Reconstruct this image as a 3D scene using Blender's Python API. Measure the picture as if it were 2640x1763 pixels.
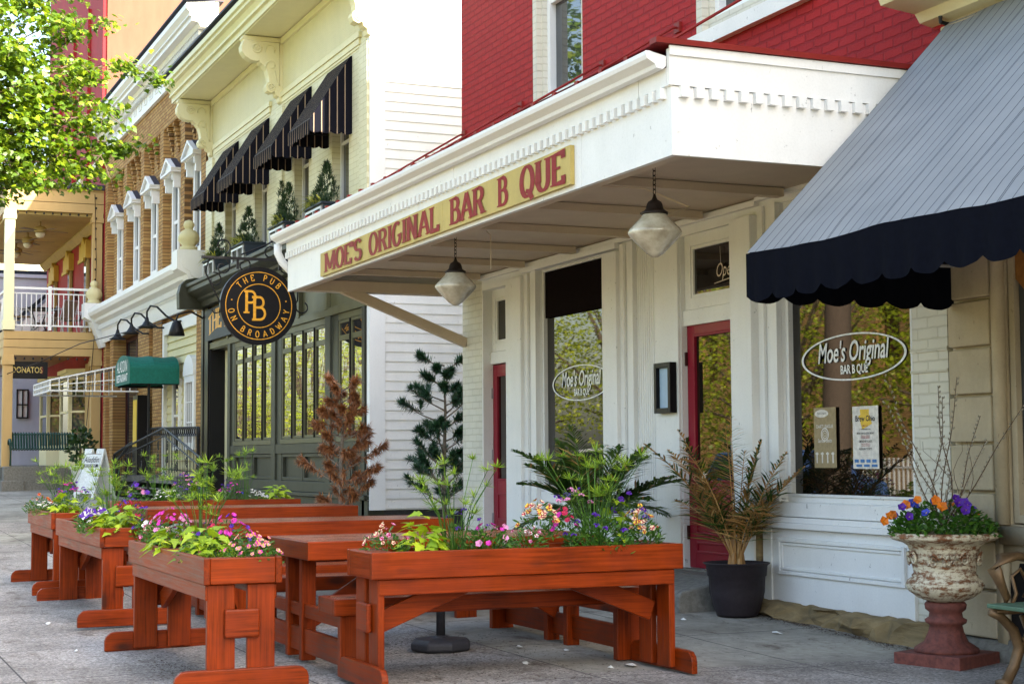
import bpy, math, random
from mathutils import Vector, Matrix
random.seed(7)
for o in list(bpy.data.objects): bpy.data.objects.remove(o)
S = bpy.context.scene
COL = S.collection
R_ = math.radians
# ---------------------------------------------------------------- camera
cam = bpy.data.objects.new('camera', bpy.data.cameras.new('camera')); COL.objects.link(cam)
yaw, pit, rol = 1.16377354, 0.07105663, -0.00613326
fw = Vector((-math.sin(yaw)*math.cos(pit), math.cos(yaw)*math.cos(pit), math.sin(pit)))
rt = Vector((math.cos(yaw), math.sin(yaw), 0)); up = rt.cross(fw)
r2 = rt*math.cos(rol)+up*math.sin(rol); u2 = up*math.cos(rol)-rt*math.sin(rol)
mm = Matrix((r2, u2, -fw)).transposed().to_4x4(); mm.translation = Vector((0, 0, 1.3))
cam.matrix_world = mm
cam.data.lens = 57.14; cam.data.sensor_width = 36; cam.data.clip_end = 2000; cam.data.clip_start = .1
S.camera = cam
# ---------------------------------------------------------------- world, sun, exposure
SUN_EL = R_(35.0); SUN_DIR = Vector((.908*math.cos(SUN_EL), .418*math.cos(SUN_EL), math.sin(SUN_EL))).normalized()
w = bpy.data.worlds.new('World'); S.world = w; w.use_nodes = True
wn = w.node_tree.nodes; wl = w.node_tree.links
sky = wn.new('ShaderNodeTexSky'); sky.sky_type = 'NISHITA'; sky.sun_disc = False
sky.sun_elevation = SUN_EL; sky.sun_rotation = math.atan2(SUN_DIR.x, SUN_DIR.y)
sky.air_density = 1.2; sky.dust_density = 3.5; sky.ozone_density = .3
wl.new(sky.outputs[0], wn['Background'].inputs[0]); wn['Background'].inputs[1].default_value = .15
sl = bpy.data.lights.new('sun', 'SUN'); sl.energy = 4.6; sl.angle = R_(.5); sl.color = (1, .93, .8)
so = bpy.data.objects.new('sun', sl); COL.objects.link(so)
so.rotation_euler = SUN_DIR.to_track_quat('Z', 'Y').to_euler()
S.view_settings.view_transform = 'Standard'; S.view_settings.look = 'None'
S.view_settings.gamma = 1; S.view_settings.exposure = 2.18
S.render.engine = 'CYCLES'; S.cycles.max_bounces = 7; S.cycles.diffuse_bounces = 4; S.cycles.glossy_bounces = 4
S.cycles.caustics_reflective = False; S.cycles.caustics_refractive = False
# ---------------------------------------------------------------- mesh helpers
ORG = {}
def G(x, y):
    z = .02*(y-2) + .0155*max(0, -12-x)
    if x > -11.5: z -= .035*min(x+11.5, 3)*max(0, min(1, (y-4)/2.5))
    return z
class MB:
    def __init__(s): s.v = []; s.f = []; s.m = []; s.c = []
    def add(s, vs, fs, m=0):
        b = len(s.v); s.c.append((b, len(s.f))); s.v += [tuple(v) for v in vs]
        for f in fs: s.f.append([b+i for i in f]); s.m.append(m)
    def box(s, x0, x1, y0, y1, z0, z1, m=0):
        if x0 > x1: x0, x1 = x1, x0
        if y0 > y1: y0, y1 = y1, y0
        s.add([(x0,y0,z0),(x1,y0,z0),(x1,y1,z0),(x0,y1,z0),(x0,y0,z1),(x1,y0,z1),(x1,y1,z1),(x0,y1,z1)],
              [(0,3,2,1),(4,5,6,7),(0,1,5,4),(1,2,6,5),(2,3,7,6),(3,0,4,7)], m); return s
    def bar(s, p, q, w, h, m=0, up=(0,0,1)):
        p, q = Vector(p), Vector(q); d = (q-p).normalized(); u = Vector(up)
        a = d.cross(u)
        if a.length < 1e-4: a = Vector((1,0,0))
        a.normalize(); u = a.cross(d).normalized(); a *= w/2; u *= h/2
        vs = [p-a-u, p+a-u, p+a+u, p-a+u, q-a-u, q+a-u, q+a+u, q-a+u]
        s.add(vs, [(0,1,2,3),(7,6,5,4),(0,4,5,1),(1,5,6,2),(2,6,7,3),(3,7,4,0)], m); return s
    def tube(s, pts, r, n=6, m=0, cap=True):
        pts = [Vector(p) for p in pts]; k = len(pts); rs = r if isinstance(r, (list, tuple)) else [r]*k
        ref = Vector((0,0,1)); d0 = (pts[-1]-pts[0]).normalized()
        if abs(d0.z) > .8: ref = Vector((1,.1,0))
        vs = []
        for i, p in enumerate(pts):
            d = (pts[min(i+1,k-1)]-pts[max(i-1,0)])
            if d.length < 1e-9: d = d0
            d.normalize(); a = d.cross(ref)
            if a.length < 1e-3: a = d.cross(Vector((0,1,.2)))
            a.normalize(); b = d.cross(a)
            for j in range(n):
                t = 2*math.pi*j/n; vs.append(p+(a*math.cos(t)+b*math.sin(t))*rs[i])
        fs = []
        for i in range(k-1):
            for j in range(n):
                fs.append((i*n+j, i*n+(j+1)%n, (i+1)*n+(j+1)%n, (i+1)*n+j))
        if cap: fs.append(tuple(range(n-1,-1,-1))); fs.append(tuple((k-1)*n+j for j in range(n)))
        s.add(vs, fs, m); return s
    def lathe(s, prof, cx, cy, cz=0, n=24, m=0, rf=None):
        vs = []; k = len(prof)
        for (r, z) in prof:
            for j in range(n):
                t = 2*math.pi*j/n; q = r*(rf(t, z) if rf else 1)
                vs.append((cx+q*math.cos(t), cy+q*math.sin(t), cz+z))
        fs = [(i*n+j, i*n+(j+1)%n, (i+1)*n+(j+1)%n, (i+1)*n+j) for i in range(k-1) for j in range(n)]
        fs.append(tuple(range(n-1,-1,-1))); fs.append(tuple((k-1)*n+j for j in range(n)))
        s.add(vs, fs, m); return s
    def prism(s, pts, ax, a, b, m=0):
        n = len(pts)
        def P(p, t): return {'x': (t,p[0],p[1]), 'y': (p[0],t,p[1]), 'z': (p[0],p[1],t)}[ax]
        vs = [P(p, a) for p in pts]+[P(p, b) for p in pts]
        fs = [tuple(range(n)), tuple(range(2*n-1, n-1, -1))]+[(i, n+i, n+(i+1)%n, (i+1)%n) for i in range(n)]
        s.add(vs, fs, m); return s
    def wallx(s, x0, x1, z0, z1, holes, y0, y1, m=0):       # wall in the XZ plane with openings
        xs = sorted(set([x0, x1]+[h[0] for h in holes]+[h[1] for h in holes]))
        for a, b in zip(xs, xs[1:]):
            zz = z0; mid = (a+b)/2
            for h in sorted([h for h in holes if h[0] < mid < h[1]], key=lambda h: h[2]):
                if h[2] > zz: s.box(a, b, y0, y1, zz, h[2], m)
                zz = h[3]
            if z1 > zz: s.box(a, b, y0, y1, zz, z1, m)
        return s
    def frame(s, x0, x1, z0, z1, t, y0, y1, m=0, bt=None):   # rectangular frame in XZ
        bt = bt or t
        s.box(x0, x0+t, y0, y1, z0, z1, m); s.box(x1-t, x1, y0, y1, z0, z1, m)
        s.box(x0+t, x1-t, y0, y1, z1-t, z1, m); s.box(x0+t, x1-t, y0, y1, z0, z0+bt, m); return s
    def build(s, name, mat, parent=None, smooth=False, bevel=0, local=False, each=0):
        if each and len(s.c) > each:
            st = s.c[::each]+[(len(s.v), len(s.f))]; r = None
            for (v0, f0), (v1, f1) in zip(st, st[1:]):
                q = MB(); q.v = s.v[v0:v1]; q.f = [[i-v0 for i in f] for f in s.f[f0:f1]]; q.m = s.m[f0:f1]
                ob = q.build(name, mat, parent, smooth, bevel, local); r = r or ob
            return r
        o = (0,0,0)
        if parent is not None and not local: o = ORG.get(parent.name, (0,0,0))
        me = bpy.data.meshes.new(name)
        me.from_pydata([(v[0]-o[0], v[1]-o[1], v[2]-o[2]) for v in s.v], [], s.f)
        for mt in (mat if isinstance(mat, (list, tuple)) else [mat]): me.materials.append(MATS[mt] if isinstance(mt, str) else mt)
        me.polygons.foreach_set('material_index', s.m)
        if smooth: me.polygons.foreach_set('use_smooth', [True]*len(me.polygons))
        me.update(); ob = bpy.data.objects.new(name, me); COL.objects.link(ob)
        if parent is not None: ob.parent = parent; ORG[ob.name] = o
        if bevel:
            b = ob.modifiers.new('bevel', 'BEVEL'); b.width = bevel; b.segments = 2; b.limit_method = 'ANGLE'
        return ob
def tag(o, label=None, cat=None, group=None, kind=None):
    if label: o['label'] = label
    if cat: o['category'] = cat
    if group: o['group'] = group
    if kind: o['kind'] = kind
    return o
def thing(name, label, cat, loc=(0,0,0), rz=0, group=None):
    o = bpy.data.objects.new(name, None); COL.objects.link(o); o.location = loc; o.rotation_euler = (0,0,rz)
    o.empty_display_size = .2; ORG[o.name] = tuple(loc)
    return tag(o, label, cat, group)
def kids(o): return [c for c in bpy.data.objects if c.parent == o]
def dup(root, loc, rz=None, label=None):
    tree = {}
    for c in bpy.data.objects:
        if c.parent: tree.setdefault(c.parent.name, []).append(c)
    def cp(o, par):
        c = o.copy(); COL.objects.link(c)
        if par: c.parent = par
        for k in tree.get(o.name, []): cp(k, c)
        return c
    r = cp(root, None); r.location = loc
    if rz is not None: r.rotation_euler = (0,0,rz)
    if label: r['label'] = label
    return r
# ---------------------------------------------------------------- materials
MATS = {}
class NT:
    def __init__(s, name):
        s.mat = bpy.data.materials.new(name); s.mat.use_nodes = True; s.n = s.mat.node_tree.nodes; s.l = s.mat.node_tree.links
        s.b = s.n['Principled BSDF']; MATS[name] = s.mat
    def node(s, t, **kw):
        n = s.n.new('ShaderNode'+t)
        for k, v in kw.items():
            if k.startswith('i_'): n.inputs[int(k[2:]) if k[2:].isdigit() else k[2:].replace('_', ' ')].default_value = v
            else: setattr(n, k, v)
        return n
    def link(s, a, b): s.l.new(a, b)
    def pos(s, kind='world'):
        if kind == 'world': return s.node('NewGeometry').outputs['Position']
        return s.node('TexCoord').outputs['Object']
    def swz(s, vec, order, sc=(1,1,1)):
        sp = s.node('SeparateXYZ'); s.link(vec, sp.inputs[0]); cb = s.node('CombineXYZ')
        for i, c in enumerate(order):
            if c == '0': continue
            mt = s.node('Math', operation='MULTIPLY'); s.link(sp.outputs['xyz'.index(c)], mt.inputs[0]); mt.inputs[1].default_value = sc[i]
            s.link(mt.outputs[0], cb.inputs[i])
        return cb.outputs[0]
    def scale(s, vec, sc):
        m = s.node('VectorMath', operation='MULTIPLY'); s.link(vec, m.inputs[0]); m.inputs[1].default_value = sc; return m.outputs[0]
    def noise(s, vec, sc, det=4, rough=.55, dist=0):
        n = s.node('TexNoise'); s.link(vec, n.inputs['Vector']); n.inputs['Scale'].default_value = sc
        n.inputs['Detail'].default_value = det; n.inputs['Roughness'].default_value = rough; n.inputs['Distortion'].default_value = dist
        return n.outputs[0]
    def ramp(s, fac, stops):
        r = s.node('ValToRGB'); s.link(fac, r.inputs[0]); e = r.color_ramp.elements
        while len(e) < len(stops): e.new(.5)
        for i, (p, c) in enumerate(stops): e[i].position = p; e[i].color = (*c, 1) if len(c) == 3 else c
        return r.outputs[0]
    def mix(s, fac, a, b, mode='MIX'):
        m = s.node('MixRGB', blend_type=mode)
        for i, v in enumerate((fac, a, b)):
            if hasattr(v, 'is_linked') or hasattr(v, 'links'): s.link(v, m.inputs[i])
            elif isinstance(v, (int, float)): m.inputs[i].default_value = v
            else: m.inputs[i].default_value = (*v, 1)
        return m.outputs[0]
    def col(s, c):
        if hasattr(c, 'links'): s.link(c, s.b.inputs['Base Color'])
        else: s.b.inputs['Base Color'].default_value = (*c, 1)
    def bump(s, h, st=.3, d=.01):
        b = s.node('Bump'); b.inputs['Strength'].default_value = st; b.inputs['Distance'].default_value = d
        s.link(h, b.inputs['Height']); s.link(b.outputs[0], s.b.inputs['Normal'])
    def rough(s, r):
        if hasattr(r, 'links'): s.link(r, s.b.inputs['Roughness'])
        else: s.b.inputs['Roughness'].default_value = r
def var(c, f): return tuple(min(1, x*f) for x in c)
def paint(name, c, rough=.5, dirt=.15, scale=3, bump=.15, spots=False):
    t = NT(name); p = t.pos(); n = t.noise(p, scale, 6, .6); st = t.noise(t.scale(p, (3,3,.7)), 1.6, 5, .6)
    k = t.mix(.5, n, st)
    c1 = t.ramp(k, [(.35, var(c, 1-dirt)), (.62, c)])
    fine = t.noise(p, 60, 4, .7)
    c2 = t.mix(.12, c1, t.ramp(fine, [(.3, var(c, .55)), (.55, c)]))
    if spots:
        sp = t.noise(t.scale(p, (1,1,.6)), 22, 5, .72)
        c2 = t.mix(t.ramp(sp, [(.66, (0,0,0)), (.70, (1,1,1))]), c2, var(c, .42))
    t.b.inputs['Specular IOR Level'].default_value = .2
    t.col(c2); t.rough(rough); t.bump(fine, bump, .004); return t
def plain(name, c, rough=.5, metal=0):
    t = NT(name); n = t.noise(t.pos(), 25, 5, .65)
    t.col(t.ramp(n, [(.3, var(c, .72)), (.7, var(c, 1.12))])); t.rough(rough); t.b.inputs['Metallic'].default_value = metal
    t.bump(n, .12, .003); t.b.inputs['Specular IOR Level'].default_value = .28; return t
def brick(name, order, c1, c2, mortar, bw=.215, bh=.068, ms=.009, bump=.5, rough=.8, painted=False, rag=.02):
    t = NT(name); p = t.pos(); v = t.swz(p, order)
    ds = t.noise(v, 9, 4, .6); dv = t.node('VectorMath', operation='SCALE'); 
    cb = t.node('CombineXYZ'); t.link(ds, cb.inputs[0]); t.link(t.noise(v, 11, 3, .6), cb.inputs[1])
    t.link(cb.outputs[0], dv.inputs[0]); dv.inputs['Scale'].default_value = rag
    av = t.node('VectorMath', operation='ADD'); t.link(v, av.inputs[0]); t.link(dv.outputs[0], av.inputs[1])
    b = t.node('TexBrick'); t.link(av.outputs[0], b.inputs['Vector']); b.inputs['Scale'].default_value = 1
    b.inputs['Color1'].default_value = (*c1, 1); b.inputs['Color2'].default_value = (*c2, 1); b.inputs['Mortar'].default_value = (*mortar, 1)
    b.inputs['Brick Width'].default_value = bw; b.inputs['Row Height'].default_value = bh
    b.inputs['Mortar Size'].default_value = ms; b.inputs['Mortar Smooth'].default_value = .3; b.inputs['Bias'].default_value = 0
    big = t.noise(p, 1.3, 6, .65); fine = t.noise(p, 40, 5, .7)
    c = t.mix(.55, b.outputs[0], t.ramp(big, [(.3, var(c1, .75)), (.7, var(c2, 1.15))])) if painted else t.mix(.18, b.outputs[0], t.ramp(fine, [(.3, var(c1, .4)), (.7, var(c2, 1.3))]))
    if not painted:
        # some darker bricks: second brick lookup at same layout, strong colour spread
        pass
    t.col(c); t.rough(rough); t.b.inputs['Specular IOR Level'].default_value = .12
    inv = t.node('Math', operation='SUBTRACT'); inv.inputs[0].default_value = 1; t.link(b.outputs[1], inv.inputs[1])
    ad = t.node('Math', operation='MULTIPLY_ADD'); t.link(fine, ad.inputs[0]); ad.inputs[1].default_value = .45; t.link(inv.outputs[0], ad.inputs[2])
    t.bump(ad.outputs[0], bump, .012); return t
def wood(name, ax, c=(.235,.030,.0012), dk=(.03,.004,.001), rough=.38):
    t = NT(name); tc = t.pos('obj'); oi = t.node('ObjectInfo')
    ml = t.node('Math', operation='MULTIPLY'); t.link(oi.outputs['Random'], ml.inputs[0]); ml.inputs[1].default_value = 37.
    av = t.node('VectorMath', operation='ADD'); t.link(tc, av.inputs[0]); cbx = t.node('CombineXYZ')
    for i in range(3): t.link(ml.outputs[0], cbx.inputs[i])
    t.link(cbx.outputs[0], av.inputs[1])
    p = av.outputs[0]
    sc = {'x': (1.1,34,34), 'y': (34,1.1,34), 'z': (34,34,1.1)}[ax]
    g = t.noise(t.scale(p, sc), 2.2, 7, .62, .6); big = t.noise(p, 2.3, 4, .6)
    sk = {'x': (1,2.6,2.6), 'y': (2.6,1,2.6), 'z': (2.6,2.6,1)}[ax]
    vo = t.node('TexVoronoi'); t.link(t.scale(p, sk), vo.inputs['Vector']); vo.inputs['Scale'].default_value = 1.9
    kn = t.ramp(vo.outputs['Distance'], [(.08, (1,1,1)), (.20, (0,0,0))])
    k = t.mix(.42, g, big)
    cc = t.ramp(k, [(.30, dk), (.42, var(c, .55)), (.53, var(c, .9)), (.68, var(c, 1.35))])
    cc = t.mix(kn, cc, (.05,.012,.006))
    mot = t.noise(p, 4.2, 5, .65)
    cc = t.mix(t.ramp(mot, [(.42, (.0,.0,.0)), (.75, (.38,.38,.38))]), cc, (.20,.03,.015))
    t.col(cc); t.rough(t.ramp(g, [(.3, (rough-.08,)*3), (.7, (rough+.14,)*3)])); t.bump(g, .16, .004)
    t.b.inputs['Specular IOR Level'].default_value = .17
    return t
def leafm(name, c, c2=None, trans=.25, rough=.45):
    t = NT(name); c2 = c2 or var(c, 1.6); p = t.pos()
    n = t.noise(p, 9, 3, .6); oi = t.node('NewGeometry').outputs['Random Per Island']
    k = t.mix(.6, n, oi); cc = t.ramp(k, [(.15, var(c, .62)), (.5, c), (.85, c2)]); t.col(cc); t.rough(rough)
    tr = t.node('BsdfTranslucent'); t.link(t.mix(.35, cc, (1, 1, .25), 'MULTIPLY'), tr.inputs[0])
    mx = t.node('MixShader'); mx.inputs[0].default_value = trans
    t.link(t.b.outputs[0], mx.inputs[1]); t.link(tr.outputs[0], mx.inputs[2]); t.link(mx.outputs[0], t.n['Material Output'].inputs[0]); return t
def glass(name, c=(.012,.012,.014), ior=1.9, wav=.25, wsc=1.6, rough=.015):
    t = NT(name); p = t.pos(); t.col(t.ramp(t.noise(p, 1.2, 3, .6), [(.35, var(c, .5)), (.7, var(c, 2))])); t.rough(rough)
    t.b.inputs['IOR'].default_value = ior; t.bump(t.noise(p, wsc, 2, .5), wav, .02); return t

WHITE = (.80,.80,.78)
paint('white_paint', WHITE, .45, .1, 2.2, .15, True)
paint('white_clean', (.78,.79,.79), .45, .06, 2)
paint('shaded_white_paint', (.60,.50,.38), .7, .12, 2)  # white under the canopy, its dim warm shade put into the colour
paint('cream_paint', (.72,.66,.38), .5, .1, 2, .1)
paint('cream_light', (.78,.73,.47), .5, .08, 2, .1)
paint('tan_paint', (.50,.34,.145), .55, .12, 1.5, .1)
paint('cream_stone', (.50,.42,.29), .75, .3, 3, .5, True)
paint('ochre_paint', (.45,.34,.13), .6, .2, 2)
paint('sign_yellow', (.56,.43,.14), .55, .3, 2.5, .2, True)
paint('sign_red', (.25,.004,.010), .5, .25, 9, .2)
paint('red_door', (.26,.008,.025), .35, .15, 2, .1)
paint('red_wall', (.36,.022,.028), .7, .25, 1.6, .3)
paint('peach_stucco', (.19,.088,.056), .8, .2, .8, .2)
paint('red_metal', (.22,.018,.015), .45, .3, 3)
paint('olive_trim', (.045,.048,.034), .5, .4, 4, .35, True)
paint('olive_light', (.11,.105,.055), .5, .25, 3, .2)
paint('black_paint', (.006,.006,.008), .4, .3, 4)
paint('navy_sign', (.035,.048,.065), .5, .3, 5, .2, True)
paint('box_blue', (.02,.03,.045), .5, .3, 5)
paint('lemon_paint', (.66,.60,.34), .6, .1, 2)
paint('grey_blue_wall', (.48,.52,.62), .8, .15, 1)
paint('yellow_trim', (.62,.43,.08), .6, .2, 3)
paint('dark_red_trim', (.06,.015,.015), .5, .3, 4)
paint('pale_panel', (.42,.58,.75), .4, .15, 8)
paint('far_stone', (.42,.36,.26), .85, .3, 2)
plain('iron', (.018,.018,.02), .5, .3); plain('black_metal', (.015,.015,.017), .45, .2)
plain('gold', (.75,.36,.03), .4); plain('cap_dark', (.018,.012,.010), .5)
plain('white_vinyl', (.82,.84,.84), .5); plain('white_plastic', (.72,.76,.76), .35)
plain('green_canvas', (.006,.13,.10), .7); plain('bench_green', (.012,.05,.04), .45)
plain('slat_green', (.09,.16,.10), .5); plain('bronze', (.16,.095,.045), .45, .35)
plain('pot_plastic', (.026,.020,.024), .55); plain('base_plastic', (.035,.036,.045), .5)
plain('bark', (.15,.11,.08), .9); plain('stem_brown', (.10,.06,.035), .8); plain('grey_twig', (.22,.18,.14), .8)
plain('soil', (.03,.02,.014), 1); plain('catkin', (.34,.31,.24), .9); plain('paper', (.72,.68,.62), .6)
plain('poster_tan', (.34,.26,.14), .6); plain('poster_yellow', (.75,.5,.06), .6); plain('poster_red', (.4,.05,.06), .6)
plain('ink', (.03,.03,.035), .6); plain('poster_blue', (.07,.2,.45), .6); plain('debris', (.78,.78,.74), .8)
plain('metal_grey', (.45,.47,.5), .35, .5); plain('slate_cap', (.05,.05,.07), .6); plain('bulb', (.7,.65,.5), .3)
plain('mesh_fabric', (.25,.2,.16), .8); plain('car_blue', (.06,.12,.3), .25); plain('tyre', (.02,.02,.02), .8)
plain('orange_blind', (.30,.13,.03), .8); plain('asphalt_dark', (.045,.045,.047), .9); plain('neon_tube', (.55,.45,.35), .4)
plain('wood_grey', (.2,.17,.14), .8); plain('litter', (.06,.03,.018), .95); plain('sidewalk_pale', (.3,.29,.26), .9)
t = NT('lamp_glass'); n_ = t.noise(t.pos(), 7, 5, .6); t.col(t.ramp(n_, [(.3, (.30,.26,.18)), (.6, (.60,.56,.44))])); t.rough(.18)
t.b.inputs['Coat Weight'].default_value = .6; t.b.inputs['Coat Roughness'].default_value = .05
brick('red_brick', 'xz0', (.40,.020,.022), (.29,.013,.016), (.17,.008,.012), .22, .075, .010, 1.0, .6, True, .03)
brick('white_brick', 'xz0', (.68,.66,.58), (.62,.6,.5), (.45,.42,.33), .22, .075, .007, .6, .6, True, .02)
brick('white_brick_side', 'yz0', (.66,.62,.5), (.6,.57,.45), (.42,.4,.3), .22, .075, .007, .6, .6, True, .02)
brick('cream_brick', 'xz0', (.74,.71,.52), (.70,.67,.48), (.42,.37,.16), .30, .082, .006, .35, .5, True, .004)
brick('tan_brick', 'xz0', (.52,.33,.13), (.34,.18,.07), (.10,.065,.04), .22, .078, .009, .4, .85)
brick('tan_brick_side', 'yz0', (.52,.33,.13), (.34,.18,.07), (.10,.065,.04), .22, .078, .009, .4, .85)
brick('far_brick', 'xz0', (.32,.12,.06), (.22,.07,.04), (.3,.25,.2), .22, .08, .01, .2)
for a_ in 'xyz': wood('wood_'+a_, a_)
wood('wood_top', 'x', (.30,.07,.012), (.06,.012,.004), .26); MATS['wood_top'].node_tree.nodes['Principled BSDF'].inputs['Specular IOR Level'].default_value = .75
leafm('leaf_maple', (.10,.19,.008), (.30,.38,.012), .42); leafm('leaf_tree', (.26,.33,.006), (.48,.50,.010), .35)
leafm('leaf_dark', (.02,.055,.012), (.05,.11,.02), .15); leafm('leaf_lime', (.30,.46,.015), (.55,.66,.03), .35)
leafm('leaf_papyrus', (.24,.40,.03), (.46,.60,.05), .4); leafm('leaf_herb', (.05,.15,.015), (.13,.28,.03), .3)
leafm('leaf_palm', (.035,.09,.012), (.12,.21,.025), .3); leafm('leaf_straw', (.46,.24,.075), (.68,.44,.18), .3)
leafm('needle_green', (.025,.085,.04), (.07,.17,.08), .15); leafm('needle_brown', (.38,.15,.06), (.60,.28,.12), .2)
leafm('leaf_evergreen', (.018,.05,.018), (.05,.1,.03), .15); leafm('leaf_yellow', (.42,.42,.05), (.6,.6,.12), .3)
for nm, c in {'petal_purple': (.09,.012,.34), 'petal_magenta': (.62,.03,.40), 'petal_pink': (.72,.28,.52), 'petal_white': (.82,.8,.78),
              'petal_yellow': (.80,.56,.06), 'petal_crimson': (.42,.01,.06), 'petal_orange': (.85,.22,.01), 'petal_blue': (.05,.07,.5), 'petal_cream': (.8,.62,.4)}.items():
    leafm(nm, c, var(c, 1.25), .2, .6)
glass('glass_moe', (.008,.006,.004), 1.62, .02, 1.1); glass('glass_pub', (.008,.008,.008), 3.0, .06, 1.8)
glass('glass_plain', (.03,.035,.04), 1.7, .06, 1.5)
# awning cloth: thin dark stripes running up the slope
t = NT('awning_grey'); p = t.pos(); sp = t.node('SeparateXYZ'); t.link(p, sp.inputs[0])
def stripes(t, x, per, wid, ph=0):
    a = t.node('Math', operation='MULTIPLY_ADD'); t.link(x, a.inputs[0]); a.inputs[1].default_value = 1/per; a.inputs[2].default_value = ph
    f = t.node('Math', operation='FRACT'); t.link(a.outputs[0], f.inputs[0]); l = t.node('Math', operation='LESS_THAN'); t.link(f.outputs[0], l.inputs[0]); l.inputs[1].default_value = wid/per; return l.outputs[0]
s1 = stripes(t, sp.outputs[0], .098, .0065); s2 = stripes(t, sp.outputs[0], .49, .0065, .03)
mx_ = t.node('Math', operation='MAXIMUM'); t.link(s1, mx_.inputs[0]); t.link(s2, mx_.inputs[1])
nb = t.noise(t.scale(p, (1,2,1)), 1.6, 6, .6); base = t.ramp(nb, [(.3, (.18,.193,.205)), (.7, (.225,.238,.25))])
rs = t.ramp(t.noise(t.scale(p, (3,1.2,1.2)), 2.4, 4, .6), [(.735, (0,0,0)), (.78, (.6,.6,.6))])
t.col(t.mix(mx_.outputs[0], t.mix(rs, base, (.42,.26,.14)), (.015,.02,.035))); t.rough(.85); t.bump(t.noise(p, 1.1, 3, .5), .25, .05)
plain('blind_dark', (.007,.004,.004), 1.0); MATS['blind_dark'].node_tree.nodes['Principled BSDF'].inputs['Specular IOR Level'].default_value = .05
plain('awning_navy', (.003,.0038,.008), 1.0); MATS['awning_navy'].node_tree.nodes['Principled BSDF'].inputs['Specular IOR Level'].default_value = .08
def strip_cloth(name, comp, per, wid):
    t = NT(name); sp = t.node('SeparateXYZ'); t.link(t.pos('obj'), sp.inputs[0]); s = stripes(t, sp.outputs[comp], per, wid)
    t.col(t.mix(s, (.006,.006,.011), (.30,.22,.16))); t.rough(.95); t.b.inputs['Specular IOR Level'].default_value = .12; return t
strip_cloth('pub_cloth_front', 0, .115, .012); strip_cloth('pub_cloth_side', 1, .115, .014)
# ground: exposed aggregate, with a smooth poured strip along the shop fronts
t = NT('sidewalk_mat'); p = t.pos(); sp = t.node('SeparateXYZ'); t.link(p, sp.inputs[0]); X, Yy = sp.outputs[0], sp.outputs[1]
def cmp(a, v, op='GREATER_THAN'):
    m = t.node('Math', operation=op); t.link(a, m.inputs[0]); m.inputs[1].default_value = v; return m.outputs[0]
def mul(a, b, op='MULTIPLY'):
    m = t.node('Math', operation=op); t.link(a, m.inputs[0]); t.link(b, m.inputs[1]); return m.outputs[0]
sm = mul(cmp(Yy, 4.2), cmp(X, -8.72, 'LESS_THAN')); 
for a, b in ((-25.3, -22.9), (-60, -28.5)): sm = mul(sm, mul(cmp(X, a), cmp(X, b, 'LESS_THAN')), 'MAXIMUM')
n1 = t.noise(p, 75, 3, .75); vo = t.node('TexVoronoi'); t.link(p, vo.inputs['Vector']); vo.inputs['Scale'].default_value = 62
big = t.noise(p, .9, 6, .65)
agg = t.mix(.55, t.ramp(vo.outputs['Color'], [(.1, (.13,.105,.085)), (.45, (.32,.28,.24)), (.9, (.74,.67,.58))]), t.ramp(n1, [(.38, (.07,.06,.055)), (.6, (.48,.45,.42))]))
smo = t.ramp(t.noise(p, 14, 6, .7), [(.3, (.28,.26,.215)), (.7, (.42,.395,.335))])
c = t.mix(sm, agg, smo); c = t.mix(t.ramp(big, [(.35, (.55,.55,.55)), (.6, (0,0,0))]), c, (.13,.12,.10), 'MULTIPLY')
st = t.noise(t.scale(p, (1.2,2.2,1)), 1.7, 7, .75); c = t.mix(t.ramp(st, [(.54, (0,0,0)), (.66, (.75,.75,.75))]), c, (.085,.06,.04))
lt = t.noise(p, 30, 5, .8); c = t.mix(t.ramp(lt, [(.64, (0,0,0)), (.68, (.85,.85,.85))]), c, (.06,.04,.028))
j = None
for (ax_, per, off, wd) in ((X, 1.62, .28, .014), (Yy, 1.5, .2, .012)):
    a = t.node('Math', operation='MULTIPLY_ADD'); t.link(ax_, a.inputs[0]); a.inputs[1].default_value = 1/per; a.inputs[2].default_value = off
    f = t.node('Math', operation='FRACT'); t.link(a.outputs[0], f.inputs[0]); l = cmp(f.outputs[0], wd/per, 'LESS_THAN'); j = l if j is None else mul(j, l, 'MAXIMUM')
c = t.mix(j, c, (.05,.045,.04)); t.col(c); t.rough(.85); t.bump(mul(n1, vo.outputs['Distance'], 'ADD'), .35, .006)
t = NT('asphalt'); n = t.noise(t.pos(), 60, 5, .7); t.col(t.ramp(n, [(.3, (.15,.125,.09)), (.7, (.26,.22,.16))])); t.rough(.9); t.bump(n, .3, .005)
t = NT('grass_far'); n = t.noise(t.pos(), 3, 6, .7); t.col(t.ramp(n, [(.3, (.12,.13,.04)), (.7, (.22,.21,.07))])); t.rough(.9)
t = NT('fieldstone'); p = t.pos(); n = t.noise(t.scale(p, (1,1,4)), 2.2, 7, .65, .8); t.col(t.ramp(n, [(.3, (.09,.065,.03)), (.5, (.22,.155,.07)), (.72, (.34,.25,.12))])); t.rough(.9); t.bump(n, .8, .05)
t = NT('step_concrete'); p = t.pos(); n = t.noise(p, 22, 7, .75); t.col(t.ramp(n, [(.3, (.10,.095,.08)), (.7, (.24,.23,.2))])); t.rough(.9); t.bump(n, .6, .015)
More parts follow.
